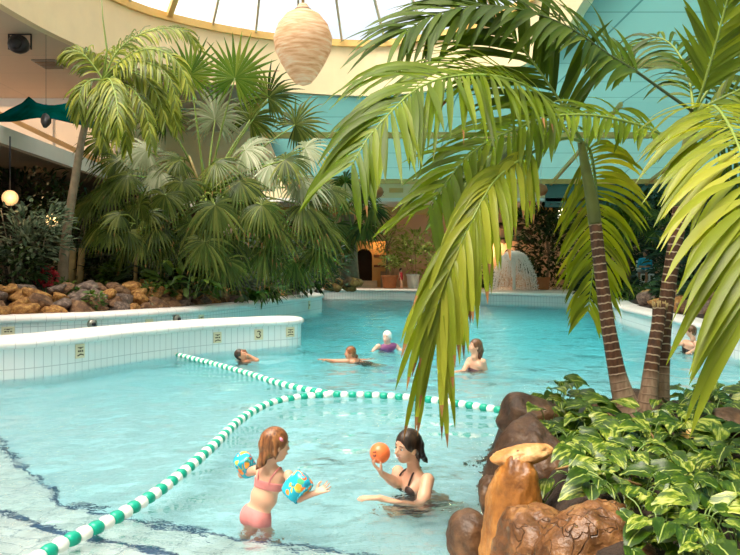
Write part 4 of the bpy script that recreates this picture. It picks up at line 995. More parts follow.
# ================= generic leafy plants =================
def bush(name, label, c, rad, n, L, w, mat, group=None, cat='plant', seed=0, droop=.6, K=3, stems=5, gz=None, up=.3, clump=0, stem_mat='bark_grey', trunk_r=0):
    rg = random.Random(seed*31+1); c = V(c); gz = c.z-rad[2] if gz is None else gz
    root = empty(name, (c.x, c.y, gz), 0, label, cat, group); cc = c-V((c.x, c.y, gz))
    mb = MB(); cl = [V((rg.gauss(0, .5), rg.gauss(0, .5), rg.gauss(0, .5))) for _ in range(clump)] if clump else None
    for k in range(n):
        if cl:
            q = rg.choice(cl)+V((rg.gauss(0, .22), rg.gauss(0, .22), rg.gauss(0, .18)))
            if q.length > 1: q = q.normalized()*rg.uniform(.8, 1)
        else:
            q = V((rg.gauss(0, 1), rg.gauss(0, 1)-.3, rg.gauss(0, 1))).normalized()*rg.uniform(.35, 1)**.6
        p = cc+V((q.x*rad[0], q.y*rad[1], q.z*rad[2])); d = V((q.x, q.y, q.z*.5+up)).normalized()+V((rg.gauss(0, .35), rg.gauss(0, .35), rg.gauss(0, .3)))
        mb.rv = min(1, max(0, rg.gauss(.5, .25))); strip_leaf(mb, p, d, V((q.x*.3, -.5, 1)).normalized(), L*rg.uniform(.7, 1.25), w*rg.uniform(.8, 1.2), droop*rg.uniform(.5, 1.5), K, prof=[.25, 1, .85, .05])
    mb.build('foliage', mat, root)
    mb = MB()
    if trunk_r: mb.tube(spline([(0,0,0), (rad[0]*.05, 0, cc.z*.5), (0,0,cc.z)], 4), trunk_r, 8)
    for k in range(stems):
        a = rg.uniform(0, 2*PI); q = cc+V((rad[0]*.6*math.cos(a), rad[1]*.5*math.sin(a), rad[2]*rg.uniform(-.2, .6))); b0 = V((0, 0, cc.z*.6)) if trunk_r else V((rad[0]*.25*math.cos(a), rad[1]*.2*math.sin(a), 0))
        mb.tube(spline([b0, (b0+q)/2+V((0,0,.1)), q], 3), max(.012, trunk_r*.4), 5)
    mb.build('stems', stem_mat, root); return root
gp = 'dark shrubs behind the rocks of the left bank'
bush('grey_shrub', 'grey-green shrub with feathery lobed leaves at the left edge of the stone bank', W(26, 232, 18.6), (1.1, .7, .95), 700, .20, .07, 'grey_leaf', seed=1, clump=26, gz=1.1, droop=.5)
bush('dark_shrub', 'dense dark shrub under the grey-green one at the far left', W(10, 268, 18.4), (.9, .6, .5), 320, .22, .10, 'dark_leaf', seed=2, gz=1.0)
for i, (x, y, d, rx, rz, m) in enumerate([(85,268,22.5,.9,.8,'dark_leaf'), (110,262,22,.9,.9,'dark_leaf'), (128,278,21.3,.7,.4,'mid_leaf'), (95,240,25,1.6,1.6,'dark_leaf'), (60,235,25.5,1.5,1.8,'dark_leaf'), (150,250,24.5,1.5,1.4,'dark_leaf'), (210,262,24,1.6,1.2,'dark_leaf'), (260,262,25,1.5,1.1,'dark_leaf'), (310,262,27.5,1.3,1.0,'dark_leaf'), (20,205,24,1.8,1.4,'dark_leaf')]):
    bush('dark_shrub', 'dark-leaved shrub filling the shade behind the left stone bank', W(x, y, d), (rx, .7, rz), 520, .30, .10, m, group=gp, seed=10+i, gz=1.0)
for i, (x, y, d, lb) in enumerate([(158,276,20.6,'broad-leaved philodendron behind the stones left of the big fan palm foot'), (187,280,20.2,'broad-leaved philodendron spilling over the stones below the fan palm'), (222,283,21.2,'broad-leaved philodendron just right of the last fieldstones'), (252,284,22.6,'broad-leaved philodendron overhanging the middle of the rear left kerb'), (280,278,24.4,'broad-leaved philodendron overhanging the far part of the rear left kerb')]):
    bush('philodendron', lb, W(x, y, d), (.85, .6, .42), 75, .50, .17, 'mid_leaf' if i % 2 else 'dark_leaf', seed=30+i, gz=.9, droop=.9, K=4, stem_mat='stem_green', up=.5)
bush('leafy_bush', 'bright leafy bush at the far corner of the left bank', W(305, 270, 26.5), (.95, .6, .72), 420, .22, .09, 'mid_leaf', seed=40, gz=.7)
bush('fern', 'fern arching over the kerb between the philodendrons and the far corner bush', W(262, 290, 23.2), (.8, .5, .3), 160, .34, .05, 'mid_leaf', seed=41, gz=.7, droop=1.2)
for i, (x, y, d) in enumerate([(76,296,18.2), (94,300,17.8), (66,288,18.6), (150,290,19.6)]):
    bush('creeper', 'small light green creeper growing between the fieldstones', W(x, y, d), (.22, .2, .2), 70, .12, .07, 'mid_leaf', group='creepers on the stone bank', seed=50+i, gz=.95)
bush('red_flowers', 'clump of deep red blossoms beside the slender palm base', W(46, 277, 19.0), (.28, .2, .24), 120, .12, .09, 'red_cloth', seed=56, gz=1.1, cat='flowers', stem_mat='stem_green')
# tan trunks beside the slender palm
for i, (x, x2) in enumerate(((71, 73), (79, 82))):
    mb = MB(); mb.tube(WL([(x, 292, 21.5), (x2, 248, 21.5)]), [.12, .09], 8); tag(mb.build('cut_trunk', 'petiole_tan'), ['thin ochre trunk right beside the slender palm stem', 'thin ochre trunk a little right of its twin beside the slender palm'][i], 'trunk')
# far deck
bush('potted_tree', 'small airy tree growing in the terracotta pot', W(386, 236, 44), (1.35, .8, 1.0), 420, .28, .09, 'pale_leaf', seed=60, gz=1.2, clump=18, trunk_r=.05)
bush('potted_plant', 'low pale plant at the foot of the potted tree', W(391, 262, 43.8), (.55, .5, .4), 160, .26, .08, 'pale_leaf', seed=61, gz=1.2)
bush('potted_bush', 'pale green leafy bush growing in the white pot', W(417, 253, 44), (1.6, .9, 1.25), 620, .32, .12, 'pale_leaf', seed=62, gz=1.25, clump=26)
bush('dark_tree', 'tall dark tree against the far wall right of the fountain dome', W(547, 240, 41.5), (2.1, 1, 2.2), 1500, .36, .15, 'dark_leaf', seed=63, gz=1.1, clump=34, trunk_r=.07, cat='tree')
for i, (x, y, rx, rz, lb) in enumerate([(486,280,.7,.55,'dark plant left of the fountain dome'), (478,262,.5,.5,'dark plant with orange glow behind it, left of the fountain'), (560,284,1.6,.45,'row of dark low shrubs right of the dark tree'), (590,282,1.5,.5,'dark low shrub below the areca fronds by the far deck')]):
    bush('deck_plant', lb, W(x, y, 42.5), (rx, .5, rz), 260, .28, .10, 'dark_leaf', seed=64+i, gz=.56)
# right-hand jungle
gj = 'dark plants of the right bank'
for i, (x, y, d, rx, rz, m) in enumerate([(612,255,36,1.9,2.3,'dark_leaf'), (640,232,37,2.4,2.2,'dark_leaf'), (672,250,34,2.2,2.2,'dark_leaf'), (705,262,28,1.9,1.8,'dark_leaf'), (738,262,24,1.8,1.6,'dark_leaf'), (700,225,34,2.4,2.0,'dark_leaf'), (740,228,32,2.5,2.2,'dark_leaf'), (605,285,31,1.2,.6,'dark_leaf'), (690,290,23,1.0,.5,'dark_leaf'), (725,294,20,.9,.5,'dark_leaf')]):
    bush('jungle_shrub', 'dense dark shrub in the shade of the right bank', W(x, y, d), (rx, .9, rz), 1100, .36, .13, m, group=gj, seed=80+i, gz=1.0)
for i, (x, y, d, lb) in enumerate([(628,296,28,'fern at the foot of the lifeguard chair, left one'), (657,296,28.5,'fern at the foot of the lifeguard chair, right one')]):
    bush('fern', lb, W(x, y, d), (.8, .6, .42), 300, .45, .05, 'mid_leaf', seed=95+i, gz=.9, droop=1.3, K=4)
dk = empty('fan_palm', (11.5, 30.5, 1.1), 0, 'dark fan palm in shade behind and above the lifeguard', 'palm tree')
crd = W(668, 222, 30.5)
mb = MB(); mb.tube([V((crd.x, 30.5, 1.1)), crd], .14, 10); mb.build('trunk', 'fibre_bark', dk)
for i, (x, y) in enumerate([(668,200), (650,208), (640,222), (655,232), (685,205), (697,218), (690,235), (672,240), (660,215), (680,222)]):
    hub = W(x, y, 30); dv = hub-crd; fan_leaf(dk, crd, hub, V((dv.x*.8, -.3, dv.z*.8-.2)), V((dv.x*.1, -1, .5)), .72, segs=20, droop=.5, seed=100+i, pr=.02, mat='fan_palm_leaf')
rebase(dk)
dk = empty('feather_palm', (9.6, 29.8, 1.1), 0, 'dark feather palm left of the lifeguard under the glass roof', 'palm tree')
crd = (628, 228, 29.8); mb = MB(); mb.tube([V((9.85, 29.8, 1.1)), W(*crd)], .10, 10); mb.build('trunk', 'fibre_bark', dk)
for i, (x, y) in enumerate([(600,225), (606,250), (622,262), (640,210), (612,208)]):
    m_ = ((628+x)/2, (228+y)/2-9, 29.6); frond(dk, WL([crd, m_, (x, y, 29.3)]), (0,-.8,.5), 18, .6, .07, droop=1, seed=120+i, mat='areca_leaf_dark', K=3, rr=.02)
rebase(dk)
# ================= people: one smooth skinned surface per body =================
def skin_mat(name, col, red=(.75, .32, .22)):
    t = NT(name); nz = t.noise(9, t.co(), 3)
    c = t.mix(col, tuple(a*.55+b_*.45 for a, b_ in zip(col, red)), t.math('MULTIPLY', nz, .45))
    b = t.n('BsdfPrincipled', **{'Base__Color': c, 'Roughness': .42, 'Subsurface__Weight': .12, 'Subsurface__Scale': .02, 'Subsurface__Radius': (1, .3, .15)}); return t.done(b)
skin_mat('skin_fair', (.68, .38, .25)); skin_mat('skin_warm', (.52, .25, .14)); skin_mat('skin_pale', (.66, .42, .33))
def hair_mat(name, a, b):
    t = NT(name); oc = t.co(); nz = t.noise(12, t.mapping(oc, scale=(5, 5, .8)), 3)
    c = t.ramp(nz, [(.35, a), (.65, b)]); p = t.n('BsdfPrincipled', **{'Base__Color': c, 'Roughness': .38}); t.set(p.inputs['Normal'], t.bump(nz, .5, .01)); return t.done(p)
hair_mat('hair_dark', (.010, .005, .003), (.06, .028, .014)); hair_mat('hair_copper', (.09, .028, .008), (.34, .13, .04)); hair_mat('hair_white', (.62, .60, .55), (.9, .88, .85)); hair_mat('hair_brown', (.05, .02, .008), (.22, .10, .04))
pbr('swim_pink', (.66, .21, .20), .7, .08, 30); pbr('swim_dark', (.035, .014, .010), .5); pbr('swim_purple', (.20, .05, .16), .6); pbr('swim_maroon', (.08, .015, .03), .6); pbr('shirt_teal', (.02, .36, .56), .75); pbr('shorts_grey', (.35, .35, .34), .8)
pbr('eye_white', (.85, .83, .80), .2); pbr('eye_iris', (.03, .015, .008), .2); pbr('teeth', (.88, .85, .80), .3); pbr('lips', (.60, .16, .13), .4); pbr('hair_clip', (.85, .25, .35), .4)
# inflated armbands: sea-blue plastic with round red, orange, yellow and green blobs
t = NT('armband_print'); oc = t.co()
vo = t.n('TexVoronoi', Vector=oc, Scale=26.0); sp_ = t.n('SeparateColor', Color=vo.outputs['Color'])
blob = t.ramp(sp_.outputs[0], [(.0, (.80, .05, .04)), (.3, (.95, .28, .03)), (.5, (.90, .62, .06)), (.68, (.10, .45, .12)), (.85, (.02, .35, .55))]); 
mk = t.math('MULTIPLY', t.math('LESS_THAN', vo.outputs['Distance'], .62), t.math('GREATER_THAN', t.noise(11, oc, 1), .47))
c = t.mix((.02, .42, .58), blob, mk)
t.done(t.n('BsdfPrincipled', **{'Base__Color': c, 'Roughness': .18}))
t = NT('armband_blue'); oc = t.co()
wv = t.n('TexWave', Vector=oc, Scale=22.0, Distortion=1.5); c = t.ramp(wv.outputs[0], [(.3, (.02, .35, .52)), (.6, (.10, .62, .75))]); t.done(t.n('BsdfPrincipled', **{'Base__Color': c, 'Roughness': .18}))

class SDF:
    def __init__(s): s.p = []
    def cone(s, a, b, ra, rb=None, k=.025): s.p.append(('c', V(a), V(b), ra, ra if rb is None else rb, k)); return s
    def ell(s, c, r, M=None, k=.02): s.p.append(('e', V(c), V(r), M or Matrix.Identity(3), 0, k)); return s
    def sub(s, c, r, M=None, k=.01): s.p.append(('s', V(c), V(r), M or Matrix.Identity(3), 0, k)); return s
    def chain(s, pts, rads, k=.02):
        for i in range(len(pts)-1): s.cone(pts[i], pts[i+1], rads[i], rads[i+1], k)
        return s
    def bounds(s, m):
        lo = V((1e9,)*3); hi = V((-1e9,)*3)
        for p in s.p:
            if p[0] == 's': continue
            l, h = s.pb(p, m)
            for i in range(3): lo[i] = min(lo[i], l[i]); hi[i] = max(hi[i], h[i])
        return lo, hi
    def pb(s, p, m):
        if p[0] == 'c':
            r = max(p[3], p[4])+m; return V([min(p[1][i], p[2][i])-r for i in range(3)]), V([max(p[1][i], p[2][i])+r for i in range(3)])
        r = max(p[2])+m; return p[1]-V((r,)*3), p[1]+V((r,)*3)
    def grid(s, h, lo, hi):
        n = [int((hi[i]-lo[i])/h)+2 for i in range(3)]
        ax = [lo[i]+h*np.arange(n[i]) for i in range(3)]; val = np.full(n, .5, dtype=np.float32)
        for p in s.p:
            l, u = s.pb(p, .05+p[5]); sl = tuple(slice(max(0, int((l[i]-lo[i])/h)), max(0, min(n[i], int((u[i]-lo[i])/h)+2))) for i in range(3))
            X = ax[0][sl[0]][:, None, None]; Y = ax[1][sl[1]][None, :, None]; Z = ax[2][sl[2]][None, None, :]
            if X.size == 0 or Y.size == 0 or Z.size == 0: continue
            if p[0] == 'c':
                a, b = p[1], p[2]; ba = b-a; L2 = max(1e-9, ba.dot(ba))
                t_ = np.clip(((X-a.x)*ba.x+(Y-a.y)*ba.y+(Z-a.z)*ba.z)/L2, 0, 1)
                d = np.sqrt((X-a.x-ba.x*t_)**2+(Y-a.y-ba.y*t_)**2+(Z-a.z-ba.z*t_)**2)-(p[3]*(1-t_)+p[4]*t_)
            else:
                M = p[3].transposed(); c = p[1]; x, y, z = X-c.x, Y-c.y, Z-c.z
                u_ = (M[0][0]*x+M[0][1]*y+M[0][2]*z)/p[2][0]; v_ = (M[1][0]*x+M[1][1]*y+M[1][2]*z)/p[2][1]; w_ = (M[2][0]*x+M[2][1]*y+M[2][2]*z)/p[2][2]
                r = np.sqrt(u_*u_+v_*v_+w_*w_); g = np.sqrt((u_/p[2][0])**2+(v_/p[2][1])**2+(w_/p[2][2])**2)+1e-9
                d = r*(r-1)/g
            k = p[5]; cur = val[sl]
            if p[0] == 's':
                d = -d; hh = np.clip(.5-.5*(cur-d)/k, 0, 1); val[sl] = cur*(1-hh)+d*hh+k*hh*(1-hh)
            else:
                hh = np.clip(.5+.5*(cur-d)/k, 0, 1); val[sl] = cur*(1-hh)+d*hh-k*hh*(1-hh)
        return ax, val
def nets(ax, val, h):
    nx, ny, nz = val.shape; ins = val < 0
    c = np.zeros((nx-1, ny-1, nz-1), dtype=np.int8)
    for i in (0, 1):
        for j in (0, 1):
            for k in (0, 1): c += ins[i:nx-1+i, j:ny-1+j, k:nz-1+k]
    act = (c > 0) & (c < 8); idx = -np.ones(act.shape, dtype=np.int64); I = np.argwhere(act); idx[act] = np.arange(len(I))
    acc = np.zeros((len(I), 3)); cnt = np.zeros(len(I))
    cor = [(i, j, k) for i in (0, 1) for j in (0, 1) for k in (0, 1)]
    for a in range(8):
        for b in range(a+1, 8):
            A, B = cor[a], cor[b]
            if sum(abs(A[q]-B[q]) for q in range(3)) != 1: continue
            va = val[I[:, 0]+A[0], I[:, 1]+A[1], I[:, 2]+A[2]]; vb = val[I[:, 0]+B[0], I[:, 1]+B[1], I[:, 2]+B[2]]
            m = (va < 0) != (vb < 0); t_ = np.where(m, va/(va-vb+1e-12*(va == vb)), 0)
            for q in range(3): acc[:, q] += np.where(m, A[q]+(B[q]-A[q])*t_, 0)
            cnt += m
    P = (I+acc/cnt[:, None])*h+np.array([a[0] for a in ax])
    F_ = []
    for axis in range(3):
        o1, o2 = (axis+1) % 3, (axis+2) % 3
        sl0 = [slice(None)]*3; sl1 = [slice(None)]*3; sl0[axis] = slice(0, -1); sl1[axis] = slice(1, None)
        e = ins[tuple(sl0)] != ins[tuple(sl1)]; E_ = np.argwhere(e)
        ok = (E_[:, o1] > 0) & (E_[:, o2] > 0) & (E_[:, o1] < val.shape[o1]-1) & (E_[:, o2] < val.shape[o2]-1); E_ = E_[ok]
        q = []
        for (d1, d2) in ((-1, -1), (0, -1), (0, 0), (-1, 0)):
            c_ = E_.copy(); c_[:, o1] += d1; c_[:, o2] += d2; q.append(idx[c_[:, 0], c_[:, 1], c_[:, 2]])
        Q = np.stack(q, 1); s_ = ins[E_[:, 0], E_[:, 1], E_[:, 2]]; Q[~s_] = Q[~s_][:, ::-1]; F_.append(Q)
    F_ = np.concatenate(F_); F_ = F_[(F_ >= 0).all(1)]
    return P, F_
def sdf_obj(sd, h, name, mat, parent, region=None, grow=0.0, minus=None):
    lo, hi = sd.bounds(.03+grow); ax, val = sd.grid(h, lo, hi)
    if grow: val = val-grow
    if region is not None:
        X = ax[0][:, None, None]; Y = ax[1][None, :, None]; Z = ax[2][None, None, :]; val = np.maximum(val, region(X, Y, Z).astype(np.float32))
    if minus is not None:
        _, v2 = None, None; v2 = SDF(); v2.p = minus.p; n0 = val.shape; _, vm = v2.grid(h, lo, hi); val = np.maximum(val, -vm[:n0[0], :n0[1], :n0[2]])
    for axis in range(3):
        sl = [slice(None)]*3; sl[axis] = 0; val[tuple(sl)] = .1; sl[axis] = -1; val[tuple(sl)] = .1
    P, F_ = nets(ax, val, h)
    # light smoothing
    mb = MB(); mb.add([tuple(p) for p in P], [tuple(int(i) for i in f) for f in F_]); o = mb.build(name, mat, parent)
    md = o.modifiers.new('s', 'SMOOTH'); md.factor = .5; md.iterations = 2
    return o
def frame(fwd, up=(0, 0, 1)):
    f = V(fwd).normalized(); u = V(up); u = (u-f*u.dot(f)).normalized(); r = f.cross(u); M = Matrix((r, f, u)).transposed(); return M   # columns right, forward, up
def head(s, c, M, sc=1.0, child=False, k=.012):
    c = V(c); q = lambda x, y, z: c+M@V((x, y, z))*sc
    e = lambda x, y, z, a, b, d, kk=k: s.ell(q(x, y, z), (a*sc, b*sc, d*sc), M, kk)
    e(0, -.012, .028, .074, .092, .088, .02); e(0, .018, -.028, .058, .066, .082, .03)
    e(0, .036, -.082, .030 if not child else .026, .032, .026, .03)
    if child: e(.028, .045, -.040, .028, .028, .028, .02); e(-.028, .045, -.040, .028, .028, .028, .02)
    else: e(.032, .048, -.028, .022, .024, .020, .02); e(-.032, .048, -.028, .022, .024, .020, .02)
    for sx in (-1, 1):
        s.sub(q(sx*.027, .090, .008), (.017*sc, .014*sc, .011*sc), M, .010)
        e(sx*.026, .070, .024, .020, .012, .007, .012)
        s.ell(q(sx*.072, -.008, -.012), (.010*sc, .018*sc, .030*sc), M, .006)
    s.cone(q(0, .080, .008), q(0, .102 if not child else .094, -.022), .007*sc, .011*sc, .008)
    s.cone(q(-.010, .088, -.026), q(.010, .088, -.026), .008*sc, .008*sc, .006)
    s.cone(q(-.018, .078, -.056), q(.018, .078, -.056), .008*sc, .008*sc, .006)
    return q
def face_parts(root, q, M, sc, smile=False):
    for sx in (-1, 1):
        mb = MB(); r = .0112*sc; c = q(sx*.027, .069, .006); mb.lathe([(r*math.sin(PI*k/8)+1e-4, -r*math.cos(PI*k/8)) for k in range(9)], 12, c=tuple(c)); o = mb.build('eye', 'eye_white', root)
        mb = MB(); c2 = c+(M@V((0, .009, 0)))*sc; r2 = .0066*sc; mb.lathe([(r2*math.sin(PI*k/6)+1e-4, -r2*math.cos(PI*k/6)) for k in range(7)], 10, c=tuple(c2)); mb.build('iris', 'eye_iris', o)
        mb = MB(); mb.tube([q(sx*.013, .084, .030), q(sx*.027, .084, .034), q(sx*.043, .074, .029)], [.002*sc, .003*sc, .0015*sc], 6); mb.build('eyebrow', 'hair_dark', root)
    mb = MB(); mb.tube([q(-.024, .078, -.050), q(-.012, .089, -.057), q(0, .0915, -.060), q(.012, .089, -.057), q(.024, .078, -.050)], [.002*sc, .0045*sc, .005*sc, .0045*sc, .002*sc], 8); mb.build('lips', 'lips', root)
    if smile:
        mb = MB(); mb.tube([q(-.017, .0875, -.0535), q(0, .0955, -.0565), q(.017, .0875, -.0535)], [.0025*sc, .004*sc, .0025*sc], 8); mb.build('teeth', 'teeth', root)
def hand(s, wrist, d, n, side, L=.18, curl=.4, spread=.12, thumb=1.0, k=.005):
    """d: towards the fingers, n: out of the palm, side: towards the thumb"""
    w = V(wrist); d = V(d).normalized(); n = V(n); n = (n-d*n.dot(d)).normalized(); t_ = V(side); t_ = (t_-d*t_.dot(d)-n*t_.dot(n)).normalized(); u = L/.18
    kn = w+d*.09*u
    for i in range(4):
        o = (.034-.0225*i)*u; s.cone(w+t_*o*.5+d*.012*u, kn+t_*o, .014*u, .0115*u, .012)
    lens = (.072, .082, .076, .058)
    for i in range(4):
        o = (.034-.0225*i)*u; p = kn+t_*o; dd = (d+t_*(1.5-i)*spread).normalized(); Lf = lens[i]*u; r = .0092*u
        for j, fr_ in enumerate((.45, .32, .23)):
            ang = curl*(.55+.35*j); dd = (dd*math.cos(ang)+n*math.sin(ang)).normalized(); q = p+dd*Lf*fr_; s.cone(p, q, r, r*.9, k); p = q; r *= .9
    b = w+d*.022*u+t_*.022*u; m = b+(t_*.75+d*.55+n*.35).normalized()*.045*u*thumb; e = m+(d*.8+t_*.35+n*(.3+curl*.5)).normalized()*.034*u; f = e+(d*.85+n*(.2+curl*.6)).normalized()*.026*u
    s.chain([b, m, e, f], [.014*u, .0115*u, .0102*u, .0085*u], k)
def slab(c, nrm, lo, hi):
    c, nr = V(c), V(nrm).normalized()
    return lambda X, Y, Z: np.maximum(lo-((X-c.x)*nr.x+(Y-c.y)*nr.y+(Z-c.z)*nr.z), ((X-c.x)*nr.x+(Y-c.y)*nr.y+(Z-c.z)*nr.z)-hi)
def hair_cap(c, M, sc, strands, mat, root, h, face_y=.03, face_z=-.02, thick=.012, name='hair', low=-.10):
    s = SDF(); cc = V(c); q = lambda x, y, z: cc+M@V((x, y, z))*sc
    s.ell(q(0, -.016, .032), ((.078+thick*.4)*sc, (.096+thick*.3)*sc, (.092+thick*.4)*sc), M, .02)
    s.ell(q(0, -.045, -.03), (.066*sc, .055*sc, .07*sc), M, .03)
    for pts, rr in strands: s.chain([q(*p) for p in pts], [r*sc for r in rr], .015)
    m = SDF(); m.ell(q(0, .088, -.035), (.070*sc, .075*sc, .098*sc), M, .01)
    return sdf_obj(s, h, name, mat, root, minus=m)

# ---------- woman with the ball ----------
DW = 5.97
root = empty('person', W(414, 500, DW), 0, 'smiling woman with dark tied-back hair holding the orange ball up', 'person')
Mh = frame((-.78, -.60, -.12), (.20, -.05, .97)); hc = W(407, 446.5, 5.93); sc = 1.07
neck = W(414, 470, 6.02); sN = W(427.5, 480, 5.87); sF = W(398, 471.5, 6.14); chest = (sN+sF)/2+V((.02, .02, -.09)); waist = chest+V((.09, .05, -.20)); pel = waist+V((.07, .03, -.16))
B_ = SDF(); q = head(B_, hc, Mh, sc)
B_.chain([hc+V((.035, .02, -.055)), neck], [.046, .050], .03)
ax_ = (sN-sF).normalized(); fw = V((-.8, -.55, 0)); Mt = frame(fw, (.22, .05, 1))
B_.ell((sN+sF)/2+V((.012, .01, -.045)), (.135, .075, .085), frame(V((ax_.y, -ax_.x, 0)), (0, 0, 1)), .05)
B_.ell(chest+V((0, 0, -.02)), (.135, .09, .12), Mt, .06); B_.ell(waist, (.115, .085, .12), Mt, .06); B_.ell(pel, (.15, .115, .12), Mt, .06)
for sx in (-1, 1): B_.ell(chest+Mt@V((sx*.062, .075, .005)), (.056, .050, .056), Mt, .03)
# near arm resting forward along the water
eN = W(418, 512, 5.72); wN = W(380, 498, 5.68)
B_.chain([sN, sN.lerp(eN, .5)+V((.01, -.01, 0)), eN], [.052, .045, .038], .03); B_.chain([eN, eN.lerp(wN, .3), wN], [.038, .038, .024], .02)
hand(B_, wN, (-1, -.05, .02), (0, 0, -1), (0, 1, 0), .175, .15, .2)
# far arm raised, ball on the palm
ball = W(380, 453, 5.90); rb = 10.3/F*5.90
eF = W(396, 483, 5.98); wF = W(382.5, 474, 5.90)
B_.chain([sF, sF.lerp(eF, .5), eF], [.048, .042, .036], .03); B_.chain([eF, eF.lerp(wF, .35), wF], [.036, .036, .024], .02)
hand(B_, wF, (-.50, -.05, .55), (.35, .1, .9), (0, -1, .1), .175, .62, .22)
hipN = pel+Mt@V((.08, 0, -.02)); hipF = pel+Mt@V((-.08, 0, -.02))
for hp, o in ((hipN, -.02), (hipF, .02)):
    kn = hp+V((-.36, -.14+o, -.06)); kn.z = max(kn.z, -.44); an = kn+V((.40, .12, -.02)); an.z = -.48
    B_.chain([hp, kn], [.082, .055], .04); B_.chain([kn, kn.lerp(an, .3), an], [.052, .052, .035], .03); B_.chain([an, an+V((.10, .05, .0))], [.034, .026], .02)
sdf_obj(B_, .0062, 'body', 'skin_fair', root)
face_parts(root, q, Mh, sc, True)
hair_cap(hc, Mh, sc, [([(0,-.09,.03), (0,-.115,-.02), (.0,-.125,-.07)], [.04, .036, .03]), ([(.0,-.12,-.06), (.01,-.15,-.11), (.015,-.19,-.16), (.01,-.21,-.19)], [.030, .026, .018, .006]), ([(.05,-.05,-.01), (.055,-.06,-.07), (.05,-.075,-.12)], [.022, .016, .006]), ([(-.05,-.05,-.01), (-.055,-.06,-.07), (-.05,-.075,-.12)], [.022, .016, .006])], 'hair_dark', root, .006)
# halter bikini: cups and straps
for sx in (-1, 1):
    s_ = SDF(); s_.ell(chest+Mt@V((sx*.062, .084, .0)), (.054, .048, .052), Mt, .01); sdf_obj(s_, .006, 'bikini_cup', 'swim_dark', root)
    a = chest+Mt@V((sx*.066, .118, .045)); b = chest+Mt@V((sx*.062, .092, .10)); c = neck+Mt@V((sx*.046, .035, .0)); d = neck+Mt@V((sx*.02, -.05, .02))
    mb = MB(); mb.tube(spline([a, b, c, d], 5), .0075, 6); mb.build('bikini_strap', 'swim_dark', root)
mb = MB(); band_pts = [chest+Mt@V((.150*math.cos(a), .112*math.sin(a)-.0, -.045)) for a in [R(k) for k in range(0, 361, 20)]]; mb.tube(band_pts, .008, 6); mb.build('bikini_band', 'swim_dark', root)
s_ = SDF(); s_.ell(pel, (.15, .115, .12), Mt, .02); s_.p += [p for p in B_.p if p[0] == 'c' and (p[1] in (hipN, hipF))]
sdf_obj(s_, .009, 'bikini_bottom', 'swim_dark', root, region=slab(pel, (.2, .05, 1), -.10, .07), grow=.006)
rebase(root)
br_ = empty('ball', ball, 0, 'shiny orange ball held up by the smiling woman', 'ball')
mb = MB(); mb.lathe([(rb*math.sin(PI*k/24)+1e-4, -rb*math.cos(PI*k/24)) for k in range(25)], 36); mb.build('sphere', 'ball_orange', br_)
# printed mark: a little winking face-like swirl of two strokes
def on_ball(u_, v_): 
    d = V((-.62+u_, -.78, .08+v_)).normalized(); return d*(rb*1.004)
pbr('print_dark', (.15, .03, .02), .5)
for st_ in ([(-.10,.16),(-.02,.22),(.06,.17)], [(.14,.16),(.20,.21),(.27,.15)], [(-.08,-.08),(.05,-.18),(.2,-.14),(.27,-.02)]):
    mb = MB(); mb.tube(spline([on_ball(*p) for p in st_], 4), .0045, 6); mb.build('printed_mark', 'print_dark', br_)

# ---------- girl with armbands ----------
DG = 5.16
root = empty('person', W(258, 525, DG), 0, 'small copper-haired girl in a pink bikini standing in the shallow water', 'person')
hc = W(276, 445, 5.15); Mh = frame((.90, .42, -.12), (.10, .08, .99)); sc = .93
neck = W(270, 465.5, 5.19); sR = W(288.5, 475, 5.10); sL = W(256, 470, 5.28)
fwd = V((.50, .86, 0)); up = V((.16, .05, 1)); Mt = frame(fwd, up)
chest = W(270, 480, 5.20); waist = W(264, 497, 5.21); pel = W(256.5, 514, 5.22)
B_ = SDF(); q = head(B_, hc, Mh, sc, child=True)
B_.chain([hc+V((-.03, -.01, -.06)), neck+V((0, 0, -.02))], [.036, .040], .025)
axg = (sR-sL).normalized(); B_.ell((sR+sL)/2+V((0, .01, -.012)), (.095, .052, .05), frame(V((-axg.y, axg.x, 0)), (0, 0, 1)), .035)
B_.ell(chest, (.108, .074, .095), Mt, .04); B_.ell(waist, (.096, .078, .09), Mt, .04); B_.ell(pel, (.102, .078, .080), Mt, .04)
for sx in (-1, 1): B_.ell(pel+Mt@V((sx*.043, -.032, -.02)), (.050, .050, .054), Mt, .03)
eR = W(299, 498, 5.02); wR = W(315.5, 493, 5.03)
B_.chain([sR, eR], [.033, .026], .02); B_.chain([eR, wR], [.027, .018], .015); hand(B_, wR, (.75, .15, .30), (0, -.5, .6), (-.2, -.1, .9), .118, .25, .25, k=.004)
eL = W(242, 474, 5.40); wL = W(243, 466, 5.50)
B_.chain([sL, eL], [.033, .026], .02); B_.chain([eL, wL], [.026, .018], .015); hand(B_, wL, (.3, .6, .6), (0, 0, -1), (1, 0, 0), .11, .3, .2, k=.004)
hips = []
for sx in (-1, 1):
    hp = pel+Mt@V((sx*.050, 0, -.05)); kn = hp+V((.02+.03*sx, .03, -.24)); an = V((kn.x-.02, kn.y-.02, -.49)); hips.append(hp)
    B_.chain([hp, kn, an], [.058, .042, .028], .03); B_.chain([an+V((0, 0, -.02)), an+V((.05, .09, -.03))], [.026, .022], .02)
sdf_obj(B_, .0052, 'body', 'skin_fair', root)
face_parts(root, q, Mh, sc)
